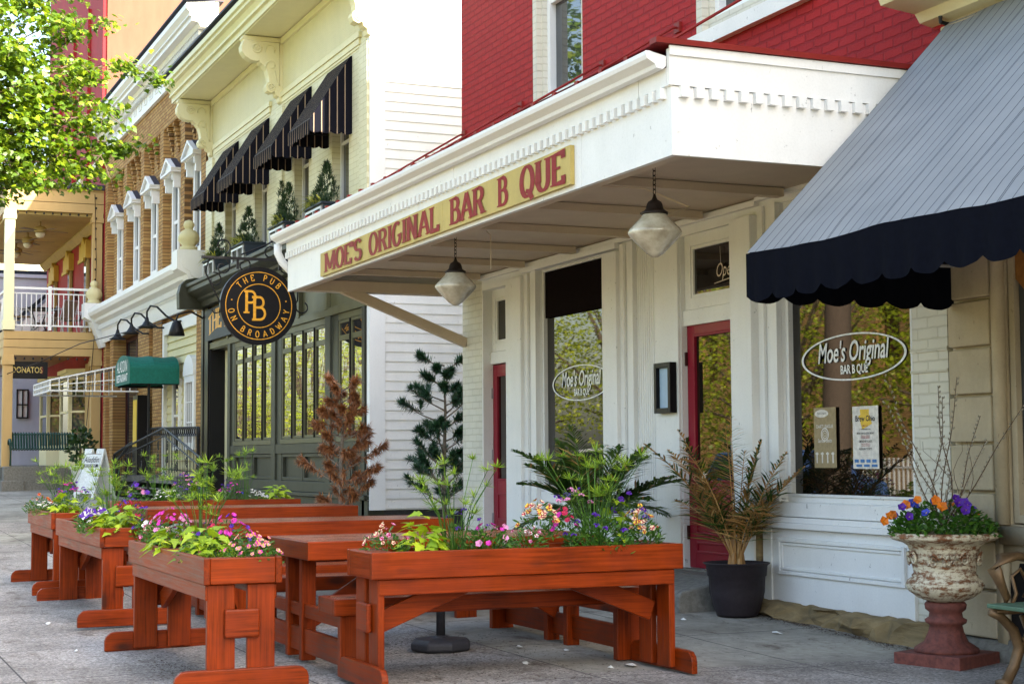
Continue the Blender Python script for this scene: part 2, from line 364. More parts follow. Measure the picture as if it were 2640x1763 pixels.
# rusted white iron (urn): rust gathers in patches
t = NT('urn_paint'); p = t.pos(); n = t.noise(p, 26, 8, .75); n2 = t.noise(t.scale(p, (1,1,4)), 9, 6, .7)
t.col(t.mix(t.ramp(t.mix(.5, n, n2), [(.46, (0,0,0)), (.55, (1,1,1))]), (.62,.56,.41), t.ramp(n, [(.3, (.05,.018,.010)), (.7, (.26,.10,.03))]))); t.rough(.7); t.bump(n, .4, .008)
t = NT('rust'); n = t.noise(t.pos(), 24, 7, .7); t.col(t.ramp(n, [(.3, (.075,.022,.016)), (.7, (.21,.06,.042))])); t.rough(.8); t.bump(n, .3, .006)
# ---------------------------------------------------------------- lettering
def arc(cx, cy, rx, ry, a0, a1, n=10):
    return [(cx+rx*math.cos(R_(a0+(a1-a0)*i/n)), cy+ry*math.sin(R_(a0+(a1-a0)*i/n))) for i in range(n+1)]
FONT = {
 'M': (.95, [[(.12,0),(.12,1)], [(.12,1),(.47,.12)], [(.47,.12),(.82,1)], [(.82,1),(.82,0)]], [(.12,0),(.12,1),(.82,0),(.82,1)]),
 'O': (.72, [arc(.36,.5,.27,.5,90,450,20)], []),
 'E': (.62, [[(.14,0),(.14,1)], [(.14,.97),(.55,.97),(.55,.78)], [(.14,.52),(.42,.52)], [(.14,.03),(.56,.03),(.56,.24)]], [(.14,0),(.14,1)]),
 'S': (.6, [arc(.30,.74,.21,.25,20,270,10)+arc(.30,.26,.23,.25,90,-160,10)[1:]], []),
 'R': (.72, [[(.14,0),(.14,1)], [(.14,.97),(.36,.97)]+arc(.36,.74,.2,.23,90,-90,8)+[(.14,.51)], [(.38,.5),(.6,.02)]], [(.14,0),(.14,1),(.62,0)]),
 'I': (.32, [[(.16,0),(.16,1)]], [(.16,0),(.16,1)]),
 'G': (.72, [arc(.36,.5,.26,.5,50,330,16)+[(.6,.42),(.42,.42)]], []),
 'N': (.76, [[(.13,0),(.13,1)], [(.13,1),(.62,0)], [(.62,0),(.62,1)]], [(.13,0),(.13,1),(.62,1)]),
 'A': (.74, [[(.06,0),(.37,1)], [(.37,1),(.68,0)], [(.18,.34),(.56,.34)]], [(.08,0),(.66,0)]),
 'L': (.6, [[(.14,1),(.14,.03),(.54,.03),(.54,.22)]], [(.14,1)]),
 'B': (.68, [[(.14,0),(.14,1)], [(.14,.97),(.34,.97)]+arc(.34,.755,.18,.215,90,-90,8)+[(.14,.54)], [(.34,.54)]+arc(.36,.285,.22,.255,90,-90,8)+[(.14,.03)]], [(.14,0),(.14,1)]),
 'Q': (.76, [arc(.36,.5,.27,.5,90,450,20), [(.3,.2),(.45,.14),(.62,-.14)]], []),
 'U': (.74, [[(.14,1),(.14,.3)]+arc(.37,.3,.23,.3,180,360,10)+[(.60,1)]], [(.14,1),(.60,1)]),
 'T': (.6, [[(.3,0),(.3,1)], [(.04,.97),(.56,.97)]], [(.3,0)]),
 'H': (.72, [[(.13,0),(.13,1)], [(.59,0),(.59,1)], [(.13,.5),(.59,.5)]], [(.13,0),(.13,1),(.59,0),(.59,1)]),
 'P': (.64, [[(.14,0),(.14,1)], [(.14,.97),(.34,.97)]+arc(.34,.72,.2,.25,90,-90,8)+[(.14,.47)]], [(.14,0),(.14,1)]),
 'W': (.95, [[(.06,1),(.26,0)], [(.26,0),(.47,.8)], [(.47,.8),(.68,0)], [(.68,0),(.88,1)]], []),
 'D': (.7, [[(.14,0),(.14,1)], [(.14,.97),(.28,.97)]+arc(.28,.5,.32,.47,90,-90,12)+[(.14,.03)]], [(.14,0),(.14,1)]),
 'Y': (.66, [[(.06,1),(.33,.48)], [(.6,1),(.33,.48)], [(.33,.48),(.33,0)]], [(.33,0)]),
 'C': (.68, [arc(.36,.5,.26,.5,45,315,16)], []),
 "'": (.22, [[(.11,1.02),(.08,.76)]], []), ' ': (.42, [], []), '.': (.3, [[(.12,.5),(.2,.5)]], []),
}
def ribbon(mb, pts, f, t, k, serif, off, m=0):
    pts = [Vector((p[0], p[1])) for p in pts]; n = len(pts); L = []; Rr = []
    closed = (pts[0]-pts[-1]).length < 1e-6
    for i in range(n):
        a = pts[i-1] if i > 0 else (pts[-2] if closed else None); b = pts[i+1] if i < n-1 else (pts[1] if closed else None)
        d1 = (pts[i]-a).normalized() if a is not None else None; d2 = (b-pts[i]).normalized() if b is not None else None
        d = ((d1 or d2)+(d2 or d1)); d = d.normalized() if d.length > 1e-4 else (d1 or d2)
        nn = Vector((-d.y, d.x)); h = t*(k+(1-k)*abs(d.y))/2 if serif else t/2
        c = 1
        if d1 is not None and d2 is not None: c = max(.5, (1+d1.dot(d2))/2)**.5
        L.append(pts[i]+nn*h/c); Rr.append(pts[i]-nn*h/c)
    vs = [f(p.x, p.y, off) for p in L]+[f(p.x, p.y, off) for p in Rr]
    mb.add(vs, [(i, i+1, n+i+1, n+i) for i in range(n-1)], m)
def letters(mb, s, f, t=.12, k=.5, serif=False, sp=.0, m=0, base=0):
    """writes s into unit height coordinates; f(u, v, off) -> 3-D point; returns width"""
    u = 0; off = base
    for ch in s:
        w_, st, sf = FONT[ch]
        for pl in st:
            off += .0004; ribbon(mb, pl, lambda x, y, o, u=u: f(u+x, y, o), t, k, serif, off, m)
        if serif:
            for (x, y) in sf:
                off += .0003; yy = .025 if y == 0 else .975
                ribbon(mb, [(x-.17, yy), (x+.17, yy)], lambda a, b, o, u=u: f(u+a, b, o), .05, 1, False, off, m)
        u += w_+sp
        if off > base+.006: off = base
    return u
def text(body, name, mat, parent, o, ux, uy, size=.1, xs=1, shear=0, align='CENTER', off=0.0, ext=0):
    cu = bpy.data.curves.new(name, 'FONT'); cu.body = body; cu.size = 1; cu.shear = shear; cu.align_x = align; cu.offset = off; cu.resolution_u = 3
    ob = bpy.data.objects.new(name+'_src', cu); COL.objects.link(ob); dg = bpy.context.evaluated_depsgraph_get()
    me = bpy.data.meshes.new_from_object(ob.evaluated_get(dg)); bpy.data.objects.remove(ob)
    o, ux, uy = Vector(o), Vector(ux), Vector(uy); b = Vector(ORG.get(parent.name, (0,0,0))) if parent else Vector((0,0,0))
    for v in me.vertices: v.co = o-b+ux*(v.co.x*size*xs)+uy*(v.co.y*size)
    me.name = name; me.materials.clear(); me.materials.append(MATS[mat]); ob = bpy.data.objects.new(name, me); COL.objects.link(ob)
    if parent: ob.parent = parent; ORG[ob.name] = tuple(b)
    return ob
# ---------------------------------------------------------------- ground
m = MB(); m.v = []; nx, ny = 0, 0
xs = [-400,-200,-100,-70,-60,-50]+[-45+i*1.5 for i in range(37)]+[14,30,80,300]; ys = [0,.5,1,1.5,2,2.5,3,3.5,4,4.5,5,5.5,6,6.5,7,7.5,8,30,100]
def grid(mb, xs, ys, dz=0):
    vs = [(x, y, G(max(x,-60), min(y,8))+dz) for y in ys for x in xs]; n = len(xs)
    mb.add(vs, [(j*n+i, j*n+i+1, (j+1)*n+i+1, (j+1)*n+i) for j in range(len(ys)-1) for i in range(n-1)])
grid(m, xs, ys); tag(m.build('sidewalk', 'sidewalk_mat'), kind='structure')
m = MB(); grid(m, xs, [-9, -.16], -.17); tag(m.build('road', 'asphalt'), kind='structure')
m = MB()
for a, b in zip(xs, xs[1:]):
    if a >= -100 and b <= 30:
        za, zb = G(max(a,-60), 0), G(max(b,-60), 0)
        m.add([(a,-.16,za-.25),(b,-.16,zb-.25),(b,-.16,zb+.004),(a,-.16,za+.004),(a,.0,za+.004),(b,.0,zb+.004)], [(0,1,2,3),(3,2,5,4)])
tag(m.build('kerb', 'step_concrete'), kind='structure')
m = MB(); m.add([(-600,-600,-.5),(600,-600,-.5),(600,600,-.5),(-600,600,-.5)], [(0,1,2,3)]); tag(m.build('ground', 'grass_far'), kind='structure')
m = MB(); grid(m, xs, [-60, -30, -9.02], -.03); tag(m.build('park_lawn', 'grass_far'), kind='structure')

# ================================================================ barbecue restaurant
X0, X1, FY = -17.7, -8.80, 7.0
B = thing('restaurant_building', 'red painted brick restaurant with white shopfront and wide white canopy over red doors', 'building', (-13, 7, 0))
m = MB(); m.wallx(X0, X1, 3.9, 9.2, [(-15.6,-14.41,4.93,7.5), (-12.12,-10.4,4.93,7.5)], FY, FY+.3); m.build('upper_wall', 'red_brick', B)
m = MB(); m.box(X0, X1-.01, FY+.34, 22, .0, 9.19); m.build('rear_block', 'far_stone', B)
for (a, b) in ((-15.6,-14.41), (-12.12,-10.4)):
    m = MB(); m.frame(a, b, 4.93, 7.5, .13, FY+.05, FY+.3, 0)
    m.frame(a+.13, b-.13, 5.06, 7.37, .07, FY+.1, FY+.22, 1); m.box(a+.2, b-.2, FY+.11, FY+.19, 6.1, 6.17, 1)
    m.box(a+.0, a+.1, FY-.012, FY+.05, 4.93, 7.5, 0)
    wf = m.build('window', ['white_brick', 'white_clean'], B)
    m = MB(); m.box(a+.2, b-.2, FY+.17, FY+.18, 5.1, 7.33); m.build('pane', 'glass_plain', wf)
    m = MB(); m.box(a-.06, b+.06, FY-.07, FY+.04, 4.80, 4.925); m.build('sill', 'white_paint', wf)
# storefront
m = MB()
HOL = [(-17.07,-16.256,.3,3.2), (-15.50,-13.90,.95,3.3), (-12.48,-11.49,.34,3.235), (-10.87,-9.206,.945,3.3)]
m.wallx(-17.1, -9.2, .1, 3.9, HOL, FY, FY+.12)
m.build('shopfront_wall', 'white_paint', B)
m = MB(); m.box(-17.69, -17.1, FY-.004, FY+.33, .1, 3.9); m.build('brick_pier', 'white_brick', B)
m = MB(); m.box(-9.2, -8.82, FY-.02, FY+.3, .02, 3.9); m.box(-9.21, -8.81, FY-.035, FY-.018, 2.0, 2.03); m.box(-9.21,-8.81,FY-.035,FY-.018,1.86,1.88)
m.build('brick_pilaster', 'white_brick', B)
m = MB()   # posts and mouldings standing proud of the wall
for (a, b, d) in ((-16.256,-15.85,.07), (-13.90,-13.60,.07), (-11.49,-11.17,.10), (-12.90,-12.49,.03)): m.box(a, b, FY-d, FY+.1, .34 if a > -13.2 else .15, 3.24)
m.build('post', 'white_paint', B, bevel=.006, each=1); m = MB()
for (a, b) in ((-15.85,-15.50), (-13.60,-13.30), (-11.17,-10.87)):
    w_ = (b-a)/3
    m.box(a+.0, a+w_*.8, FY-.03, FY-.002, .3 if b < -12 else .95, 3.3); m.box(b-w_, b, FY-.05, FY-.002, .3 if b < -12 else .95, 3.3)
m.box(-13.30, -12.90, FY-.004, FY, .3, 3.3)
m.box(-17.1, -11.17, FY-.055, FY-.002, 3.315, 3.36); m.box(-15.85, -13.6, FY-.08, FY-.002, 3.262, 3.312)
m.box(-11.17, -9.2, FY-.05, FY-.002, 3.35, 3.42)
for k in range(9): m.box(-13.28+k*.042, -13.265+k*.042, FY-.012, FY-.003, .3, 3.3)
m.build('moulding', 'white_paint', B, bevel=.004)
def shop_window(x0, x1, z0, z1, y=FY+.06):
    m = MB(); m.frame(x0, x1, z0, z1, .045, y-.03, y+.04); m.frame(x0+.045, x1-.045, z0+.045, z1-.045, .02, y-.045, y+.03)
    wf = m.build('shop_window', 'white_paint', B, bevel=.004)
    m = MB(); m.box(x0+.065, x1-.065, y, y+.01, z0+.065, z1-.065); m.build('pane', 'glass_moe', wf)
    return wf
W1 = shop_window(-15.50, -13.90, .95, 3.3); W2 = shop_window(-10.87, -9.206, .945, 3.3)
m = MB(); m.box(-15.42, -13.98, FY+.03, FY+.045, 2.75, 3.23); m.build('blind', 'blind_dark', W1)
def logo(wf, cx, cz, rx, rz, y, s):
    m = MB(); n = 60
    for (a, b) in ((1, .958),):
        vs = [(cx+rx*q*math.cos(2*math.pi*i/n), y, cz+rz*(q if q == 1 else q-.025)*math.sin(2*math.pi*i/n)) for q in (a, b) for i in range(n)]
        m.add(vs, [(i, (i+1) % n, n+(i+1) % n, n+i) for i in range(n)])
    m.build('oval_ring', 'white_vinyl', wf)
    text("Moe's Original", 'lettering', 'white_vinyl', wf, (cx, y, cz-rz*.16), (1,0,0), (.0,0,1), rz*1.22, .70*rx/(rz*3.75), .22, off=.014)
    text("BAR B QUE", 'lettering', 'white_vinyl', wf, (cx+rx*.04, y, cz-rz*.70), (1,0,0), (0,0,1), rz*.52, .66*rx/(rz*3.75)*1.15, 0, off=.025)
logo(W1, -14.64, 2.045, .665, .18, FY+.052, 1); logo(W2, -10.02, 2.03, .66, .175, FY+.052, 1)
# doors
def door(x0, x1, z0, z1, y, gz, hinge):
    m = MB(); t_ = .115
    m.frame(x0, x1, z0, z1, t_, y, y+.05, 0, gz-z0); m.frame(x0+t_, x1-t_, gz, z1-t_, .02, y-.008, y+.04)
    hz = (z0+gz)/2
    for (a, b) in ((z0+.13, hz-.14), (hz-.08, gz-.14)):
        if b-a > .05:
            m.box(x0+t_+.02, x1-t_-.02, y-.012, y, a, a+.02); m.box(x0+t_+.02, x1-t_-.02, y-.012, y, b-.02, b)
            m.box(x0+t_+.02, x0+t_+.04, y-.012, y, a+.02, b-.02); m.box(x1-t_-.04, x1-t_-.02, y-.012, y, a+.02, b-.02)
    d = m.build('door', 'red_door', B, bevel=.005)
    m = MB(); m.box(x0+t_+.02, x1-t_-.02, y+.018, y+.026, gz+.02, z1-t_-.02); m.build('pane', 'glass_moe', d)
    m = MB()
    for z_ in (z0+.3, (z0+z1)/2, z1-.32): m.box(x0-.03, x0+.012, y-.02, y+.01, z_-.06, z_+.06)
    m.build('hinge', 'dark_red_trim' if hinge else 'metal_grey', d, each=1)
    return d
D1 = door(-17.07, -16.27, .32, 2.35, FY+.12, 1.05, 0); D2 = door(-12.47, -11.50, .345, 2.473, FY+.05, 1.08, 1)
m = MB(); m.tube([(-11.62,FY+.03,1.25),(-11.62,FY-.02,1.27),(-11.62,FY-.02,1.45),(-11.62,FY+.03,1.47)], .01, 6); m.build('handle', 'metal_grey', D2, True)
for (x0, x1, z0, z1, y) in ((-17.07,-16.27,2.50,3.2,FY+.12), (-12.48,-11.49,2.58,3.235,FY+.05)):
    m = MB(); m.frame(x0, x1, z0, z1, .10, y-.01, y+.05); m.frame(x0+.1, x1-.1, z0+.1, z1-.1, .03, y+.0, y+.04); m.box(x0, x1, y-.03, y+.05, z0-.14, z0-.004)
    tr = m.build('transom', 'white_paint', B, bevel=.004)
    m = MB(); m.box(x0+.13, x1-.13, y+.02, y+.03, z0+.13, z1-.13); m.build('pane', 'glass_moe', tr)
m = MB(); m.box(-17.07, -16.26, FY-.1, FY+.4, .1, .3); m.build('threshold', 'step_concrete', B)
# bay under the big window
m = MB(); m.box(-11.10, -9.2, FY-.05, FY, .17, .74); m.box(-11.13, -9.2, FY-.10, FY, .745, .79); m.box(-11.12, -9.2, FY-.075, FY-.001, .79, .83)
m.box(-11.10,-9.2,FY-.03,FY-.001,.835,.94)
m.frame(-10.88, -9.275, .39, .67, .03, FY-.075, FY-.051); m.frame(-10.845, -9.31, .425, .635, .02, FY-.065, FY-.0505); m.box(-11.1,-10.98,FY-.065,FY-.05,.17,.74)
m.build('bay_panel', 'white_paint', B, bevel=.004)
def rock(mb, x0, x1, y0, y1, z0, z1, nx, seed, amp=.05, rz=.02):
    rnd = random.Random(seed); prof = [(y1, z0), (y0, z0), (y0-.01, z0+(z1-z0)*.3), (y0+.0, z0+(z1-z0)*.6), (y0+.03, z1-.02), (y0+.07, z1), (y1, z1)]
    vs = []; k = len(prof); ph = [rnd.uniform(0, 6) for _ in range(k)]
    for i in range(nx+1):
        x = x0+(x1-x0)*i/nx; g = G(x, y0)-G((x0+x1)/2, y0)
        for j, (y, z) in enumerate(prof):
            e = 0 if j in (0, 6) else amp*(math.sin(x*5.1+ph[j])*.5+math.sin(x*11.3+ph[j]*2)*.3+rnd.uniform(-.35,.35))
            zz = z+(rnd.uniform(-rz,rz) if 1 < j < 6 else 0)+(g if j < 3 else 0)
            vs.append((x, y+e, zz))
    fs = [(i*k+j, (i+1)*k+j, (i+1)*k+j+1, i*k+j+1) for i in range(nx) for j in range(k-1)]
    fs += [tuple(range(k)), tuple(nx*k+j for j in range(k-1,-1,-1))]; mb.add(vs, fs)
m = MB(); rock(m, -11.3, -8.82, FY-.17, FY+.1, -.03, .175, 26, 3, .075, .016); m.build('foundation_stone', 'fieldstone', B, bevel=.006)
m = MB(); m.prism([(-11.32,.16),(-11.12,.16),(-11.12,.74),(-11.16,.80),(-11.21,.78),(-11.22,.66),(-11.27,.60),(-11.26,.45),(-11.31,.33)], 'y', FY-.085, FY+.02); m.build('broken_corner_stone', 'fieldstone', B, bevel=.01)
m = MB(); m.prism([(5.95+.35,0),(7.12,0),(7.12,.335),(6.75,.325),(6.33,.24),(6.3,.2)], 'x', -13.7, -11.33); m.box(-12.5,-11.5,FY-.06,FY+.04,.31,.343); m.build('door_step', 'step_concrete', B, bevel=.02)
# canopy
CY = 4.889
m = MB()
for a_, b_ in ((X0,-16.45),(-16.446,-13.4),(-13.396,-10.1),(-10.096,X1-.03)): m.box(a_, b_, CY, CY+.04, 3.175, 3.61); m.box(a_+(.9 if a_ > X0 else 0), b_+(.896 if b_ < -10 else 0), CY-.02, CY+.03, 3.614, 3.73)
m.box(X1-.03, X1, CY-.0, FY-.01, 3.175, 3.61); m.box(X1-.025, X1+.015, CY-.02, FY-.01, 3.614, 3.845); m.box(X1+.016, X1+.03, CY-.025, FY-.01, 3.80, 3.86)
m.box(X0, X0+.04, CY+.045, FY-.01, 3.18, 3.61); m.box(X0, X0+.04, CY+.0, FY-.01, 3.614, 3.8)
CN = m.build('canopy', 'white_paint', B)
m = MB(); m.box(X0+.05, X1-.04, CY+.05, FY-.005, 3.38, 3.42)
for k in range(7): m.box(X0+.7+k*1.25, X0+.8+k*1.25, CY+.06, FY-.1, 3.31, 3.375)
m.box(X0+.05, X1-.04, CY+.045, CY+.13, 3.18, 3.375); m.box(X0+.05, X0+.2, CY+.13, FY-.01, 3.18, 3.3)
m.build('soffit', 'shaded_white_paint', CN)
m = MB(); n = int((X1-X0)/.108)
for k in range(n): x = X0+.03+k*.108; m.box(x, x+.056, CY-.042, CY-.0005, 3.54, 3.608)
for k in range(19): y = CY+.05+k*.108; m.box(X1+.0005, X1+.040, y, y+.058, 3.54, 3.608)
m.box(X0, X1+.012, CY-.012, CY-.001, 3.609, 3.6135)
m.build('dentil_trim', 'white_paint', CN)
m = MB(); pr = [(CY-.022,3.735),(CY-.045,3.715),(CY-.09,3.72),(CY-.10,3.745),(CY-.155,3.775),(CY-.165,3.80),(CY-.165,3.825),(CY-.14,3.825),(CY-.022,3.80)]
m.prism(pr, 'x', X0-.16, X1-.03); m.prism([(p_[0]-.004 if i < 7 else p_[0], p_[1]) for i, p_ in enumerate(pr)], 'x', X1-.03, X1-.02)
m.build('gutter', 'white_clean', CN, bevel=.003)
m = MB()
pts = [(X0-.1, CY-.09, 3.72), (X0-.1, CY-.09, 3.62), (X0-.1, CY-.04, 3.52), (X0-.1, CY+.08, 3.40), (X0-.1, CY+.2, 3.36)]
m.tube(pts, .045, 10); m.build('downspout', 'white_clean', CN, True)
m = MB(); m.add([(X0-.12,CY-.12,3.835),(X1+.05,CY-.12,3.865),(X1+.05,FY-.01,3.89),(X0-.12,FY-.01,3.87)], [(0,1,2,3)]); m.box(X1-.04, X1+.05, CY-.13, FY-.01, 3.865, 3.90)
for k in range(24): x = X0+k*.37; m.bar((x, CY-.12, 3.855), (x, FY-.02, 3.89), .05, .035)
m.build('roof_sheet', 'red_metal', CN)
m = MB()
for xx in (-17.6, -15.93, -13.95, -12.45, -10.32):
    m.tube([(xx, FY+.02, 5.1), (xx, FY-.06, 5.09), (xx, CY+.25, 3.98)], .013, 6); m.box(xx-.05, xx+.05, FY-.025, FY+.01, 5.05, 5.14)
m.build('tie_rod', 'red_metal', CN, each=2)
m = MB(); m.bar((X0+.1, 5.5, 3.22), (X0+.1, FY-.0, 2.64), .09, .11); m.build('brace', 'shaded_white_paint', CN, bevel=.006)
m = MB(); m.tube([(-11.3,5.2,3.28),(-10.7,5.25,3.30),(-10.5,5.6,3.27),(-10.2,5.8,3.1),(-9.95,5.45,2.98),(-9.9,5.3,2.99)], .006, 5); m.tube([(-13.2,5.45,3.3),(-13.1,5.45,3.25),(-13.1,5.45,2.95)], .005, 5); m.build('cable', 'shaded_white_paint', CN)
# name board
sb = MB(); zT = lambda x: 3.437+(x+16.31)*.0085; zB = lambda x: 3.196+(x+16.31)*.0022
xs_ = (-16.31, -14.3, -12.72, -10.205); y0, y1 = CY-.035, CY-.001
for a, b in zip(xs_, xs_[1:]):
    b2 = b-.004
    sb.add([(a,y0,zB(a)),(b2,y0,zB(b2)),(b2,y0,zT(b2)),(a,y0,zT(a)),(a,y1,zB(a)),(b2,y1,zB(b2)),(b2,y1,zT(b2)),(a,y1,zT(a))], [(0,1,2,3),(0,4,5,1),(1,5,6,2),(2,6,7,3),(3,7,4,0)])
SG = sb.build('name_board', 'sign_yellow'); tag(SG, "long yellow board with red MOE'S ORIGINAL BAR B QUE letters on the canopy edge", 'sign')
m = MB()
for wd, a, b in (("MOE'S", -16.15, -14.90), ('ORIGINAL', -14.70, -12.80), ('BAR', -12.55, -11.77), ('B', -11.52, -11.31), ('QUE', -11.09, -10.29)):
    wt = sum(FONT[c_][0] for c_ in wd)
    def f_(u, v, o, a=a, b=b, wt=wt):
        x = a+(b-a)*u/wt; return (x, y0-.003-o, zB(x)+.028+v*(zT(x)-zB(x)-.05))
    m = MB(); letters(m, wd, f_, .21, .42, True); m.build('lettering', 'sign_red', SG)
# menu case
t_ = thing('menu_case', 'narrow dark framed glass menu case on the white wall left of the red door', 'menu case', (-12.67, FY-.03, 1.9))
m = MB(); m.frame(-12.82, -12.52, 1.685, 2.13, .045, FY-.10, FY-.031); m.box(-12.78,-12.56,FY-.05,FY-.033,1.72,2.1); m.build('case_frame', 'black_paint', t_, bevel=.004)
m = MB(); m.box(-12.775, -12.565, FY-.062, FY-.055, 1.73, 2.085); m.build('menu_sheet', 'pale_panel', t_)
# open sign
t_ = thing('open_sign', 'unlit white tube sign reading Open hanging in the dark transom above the red door', 'sign', (-11.72, FY+.045, 2.8))
text('Open', 'lettering', 'neon_tube', t_, (-11.80, FY+.045, 2.82), (1,0,0), (0,0,1), .17, .8, .3)
m = MB(); m.tube([(-11.97,FY+.045,2.77),(-11.62,FY+.045,2.80)], .005, 5); m.tube([(-11.87,FY+.047,2.93),(-11.88,FY+.047,3.08)], .002, 4); m.tube([(-11.70,FY+.047,2.93),(-11.69,FY+.047,3.08)], .002, 4); m.build('tube_line', 'neon_tube', t_)
# posters
def poster(x0, x1, z0, z1, lab, kind):
    y = FY+.045; cx = (x0+x1)/2; w_ = x1-x0; h = z1-z0
    m = MB(); m.box(x0, x1, y-.002, y+.001, z0, z1); P = m.build('poster', 'paper' if kind else 'poster_tan'); tag(P, lab, 'poster')
    yy = y-.004; L = lambda s, z, sz, mt='ink', xs=.85, off=.01: text(s, 'lettering', mt, P, (cx, yy, z0+h*z), (1,0,0), (0,0,1), sz, xs, 0, off=off)
    if kind:
        m = MB(); m.prism([(x0+w_*.34,z0+h*.7),(x0+w_*.62,z0+h*.7),(x0+w_*.66,z0+h*.95),(x0+w_*.30,z0+h*.95)], 'y', yy+.0012, yy+.0015); m.lathe([(.001,0),(.001,.001)], cx, yy, 0, 4)
        m.prism([(cx+.09*math.cos(a_*.7854+.39)*(1 if a_%2 else .7), z0+h*.78+.075*math.sin(a_*.7854+.39)*(1 if a_%2 else .7)) for a_ in range(8)], 'y', yy+.0005, yy+.001)
        m.build('beer_picture', 'poster_yellow', P)
        L('Brew Ohio', .76, .058, xs=.92, off=.02); L('MAY 13', .67, .022, 'poster_red'); L('#1 TOP BEVERAGE SOURCE', .62, .013); L('MORE THAN 20 LOCAL BREWS', .55, .021, xs=.7)
        L('LIMITED VIP TICKETS', .42, .022, xs=.8); L('REGULAR TICKETS', .30, .022, xs=.85)
        for z_ in (.52,.50,.48,.39,.36,.27,.24,.21): L('- - - - - - - - - - - -' if z_ < .3 else 'local beer and food', z_, .012, 'poster_red', 1.1)
        m = MB()
        for i in range(4): m.box(x0+.02+i*w_*.23, x0+.02+i*w_*.23+w_*.16, yy-.0005, yy, z0+h*.10, z0+h*.15)
        for i in range(3): m.box(x0+.04+i*w_*.3, x0+.04+i*w_*.3+w_*.22, yy-.0005, yy, z0+h*.03, z0+h*.07)
        m.build('sponsor_block', 'poster_blue', P)
    else:
        m = MB(); n = 24; m.add([(cx-.04+.09*math.cos(i*6.2832/n), yy+.001, z0+h*.9+.03*math.sin(i*6.2832/n)) for i in range(n)], [tuple(range(n))]); m.build('badge', 'paper', P)
        text("Moe's Original", 'lettering', 'ink', P, (cx-.04, yy, z0+h*.89), (1,0,0), (0,0,1), .022, .9, .2)
        L('DART LEAGUE', .66, .036, 'paper', .95); L('Samuel Smith', .42, .040, 'paper', .85)
        m = MB()
        for q in (.052, .034, .016):
            m.add([(cx+q*r*math.cos(i*6.2832/20), yy+.001-q*.01, z0+h*.55+q*r*math.sin(i*6.2832/20)) for r in (1,.8) for i in range(20)], [(i, (i+1)%20, 20+(i+1)%20, 20+i) for i in range(20)])
        for i in range(4): m.box(x0+.03+i*.07, x0+.045+i*.07, yy, yy+.001, z0+h*.08, z0+h*.26); m.box(x0+.02+i*.07, x0+.055+i*.07, yy-.001, yy, z0+h*.22, z0+h*.25)
        m.build('dartboard_picture', 'paper', P)
poster(-10.515, -10.225, 1.21, 1.665, 'tan dart league poster taped in the big window, left of the white poster', 0)
poster(-10.012, -9.698, 1.205, 1.66, 'white Brew Ohio poster with yellow beer mug taped in the big window', 1)
# pendant lamps
def pendant(x, y, lab):
    t = thing('pendant_lamp', lab, 'lamp', (x, y, 2.665), 0, 'schoolhouse lamps under the canopy')
    m = MB(); m.lathe([(.002,0),(.022,.004),(.06,.028),(.11,.078),(.16,.130),(.184,.160),(.188,.172),(.180,.190),(.145,.228),(.105,.268),(.085,.295),(.075,.31)], x, y, 2.665, 40); m.build('glass_shade', 'lamp_glass', t, True)
    m = MB(); m.lathe([(.092,.296),(.094,.312),(.078,.32),(.062,.335),(.055,.365),(.045,.385),(.02,.40),(.012,.42),(.008,.44)], x, y, 2.665, 20)
    for k in range(3): a = k*2.1; m.box(x+.09*math.cos(a)-.008, x+.09*math.cos(a)+.008, y+.09*math.sin(a)-.008, y+.09*math.sin(a)+.008, 2.966, 2.978)
    m.build('cap', 'cap_dark', t, True)
    m = MB(); z = 3.10
    k = 0
    while z < 3.375:
        a = (k % 2)*1.57+.3; c, s = math.cos(a)*.011, math.sin(a)*.011
        m.tube([(x-c,y-s,z+.008),(x-c,y-s,z+.032),(x,y,z+.04),(x+c,y+s,z+.032),(x+c,y+s,z+.008),(x,y,z),(x-c,y-s,z+.008)], .0035, 5, cap=False); z += .032; k += 1
    m.build('chain', 'cap_dark', t); m = MB(); m.box(x-.07, x+.07, y-.05, y+.05, 3.355, 3.379); m.build('ceiling_plate', 'shaded_white_paint', t)
pendant(-13.57, 5.3, 'farther glass pendant lamp, hanging over the white brick pier at the canopy end')
pendant(-9.80, 5.3, 'nearer and larger looking glass pendant lamp, hanging left of the red door transom')

# ================================================================ cream shop and its awning
C2 = thing('cream_shop_building', 'cream stone shop right of the white brick pilaster, with a corner column and tall window', 'building', (-4, 7, 0))
m = MB(); m.wallx(-8.79, 10, .05, 10.5, [(-8.27,-5.6,.86,3.9)], FY+.0, FY+.3); m.box(-8.79, 10, FY+.31, 22, 0, 10.49); m.build('wall', 'cream_stone', C2)
m = MB()
z = .12
while z < 4.0: m.box(-8.775, -8.36, FY-.055, FY-.001, z+.012, z+.305); z += .313
m.build('rusticated_pilaster', 'cream_stone', C2, bevel=.012)
m = MB(); m.lathe([(.045,0),(.045,3.2)], -8.30, FY-.03, .86, 14); m.box(-8.36,-8.27,FY-.05,FY-.001,.1,.84); m.box(-8.27,-5.6,FY-.09,FY-.001,.74,.85); m.box(-8.27,-5.6,FY-.06,FY-.001,.66,.735); m.build('corner_column', 'cream_stone', C2, True)
m = MB(); m.frame(-8.255, -5.62, .87, 3.88, .05, FY+.02, FY+.1); wf = m.build('shop_window', 'cream_stone', C2)
m = MB(); m.box(-8.2, -5.67, FY+.06, FY+.07, .92, 3.83); m.build('pane', 'glass_plain', wf)
m = MB(); m.prism([(-8.2,2.42),(-8.12,2.34),(-8.0,2.31),(-7.88,2.36),(-7.8,2.42),(-7.8,3.8),(-8.2,3.8)], 'y', FY+.035, FY+.045); m.build('blind', 'orange_blind', wf)
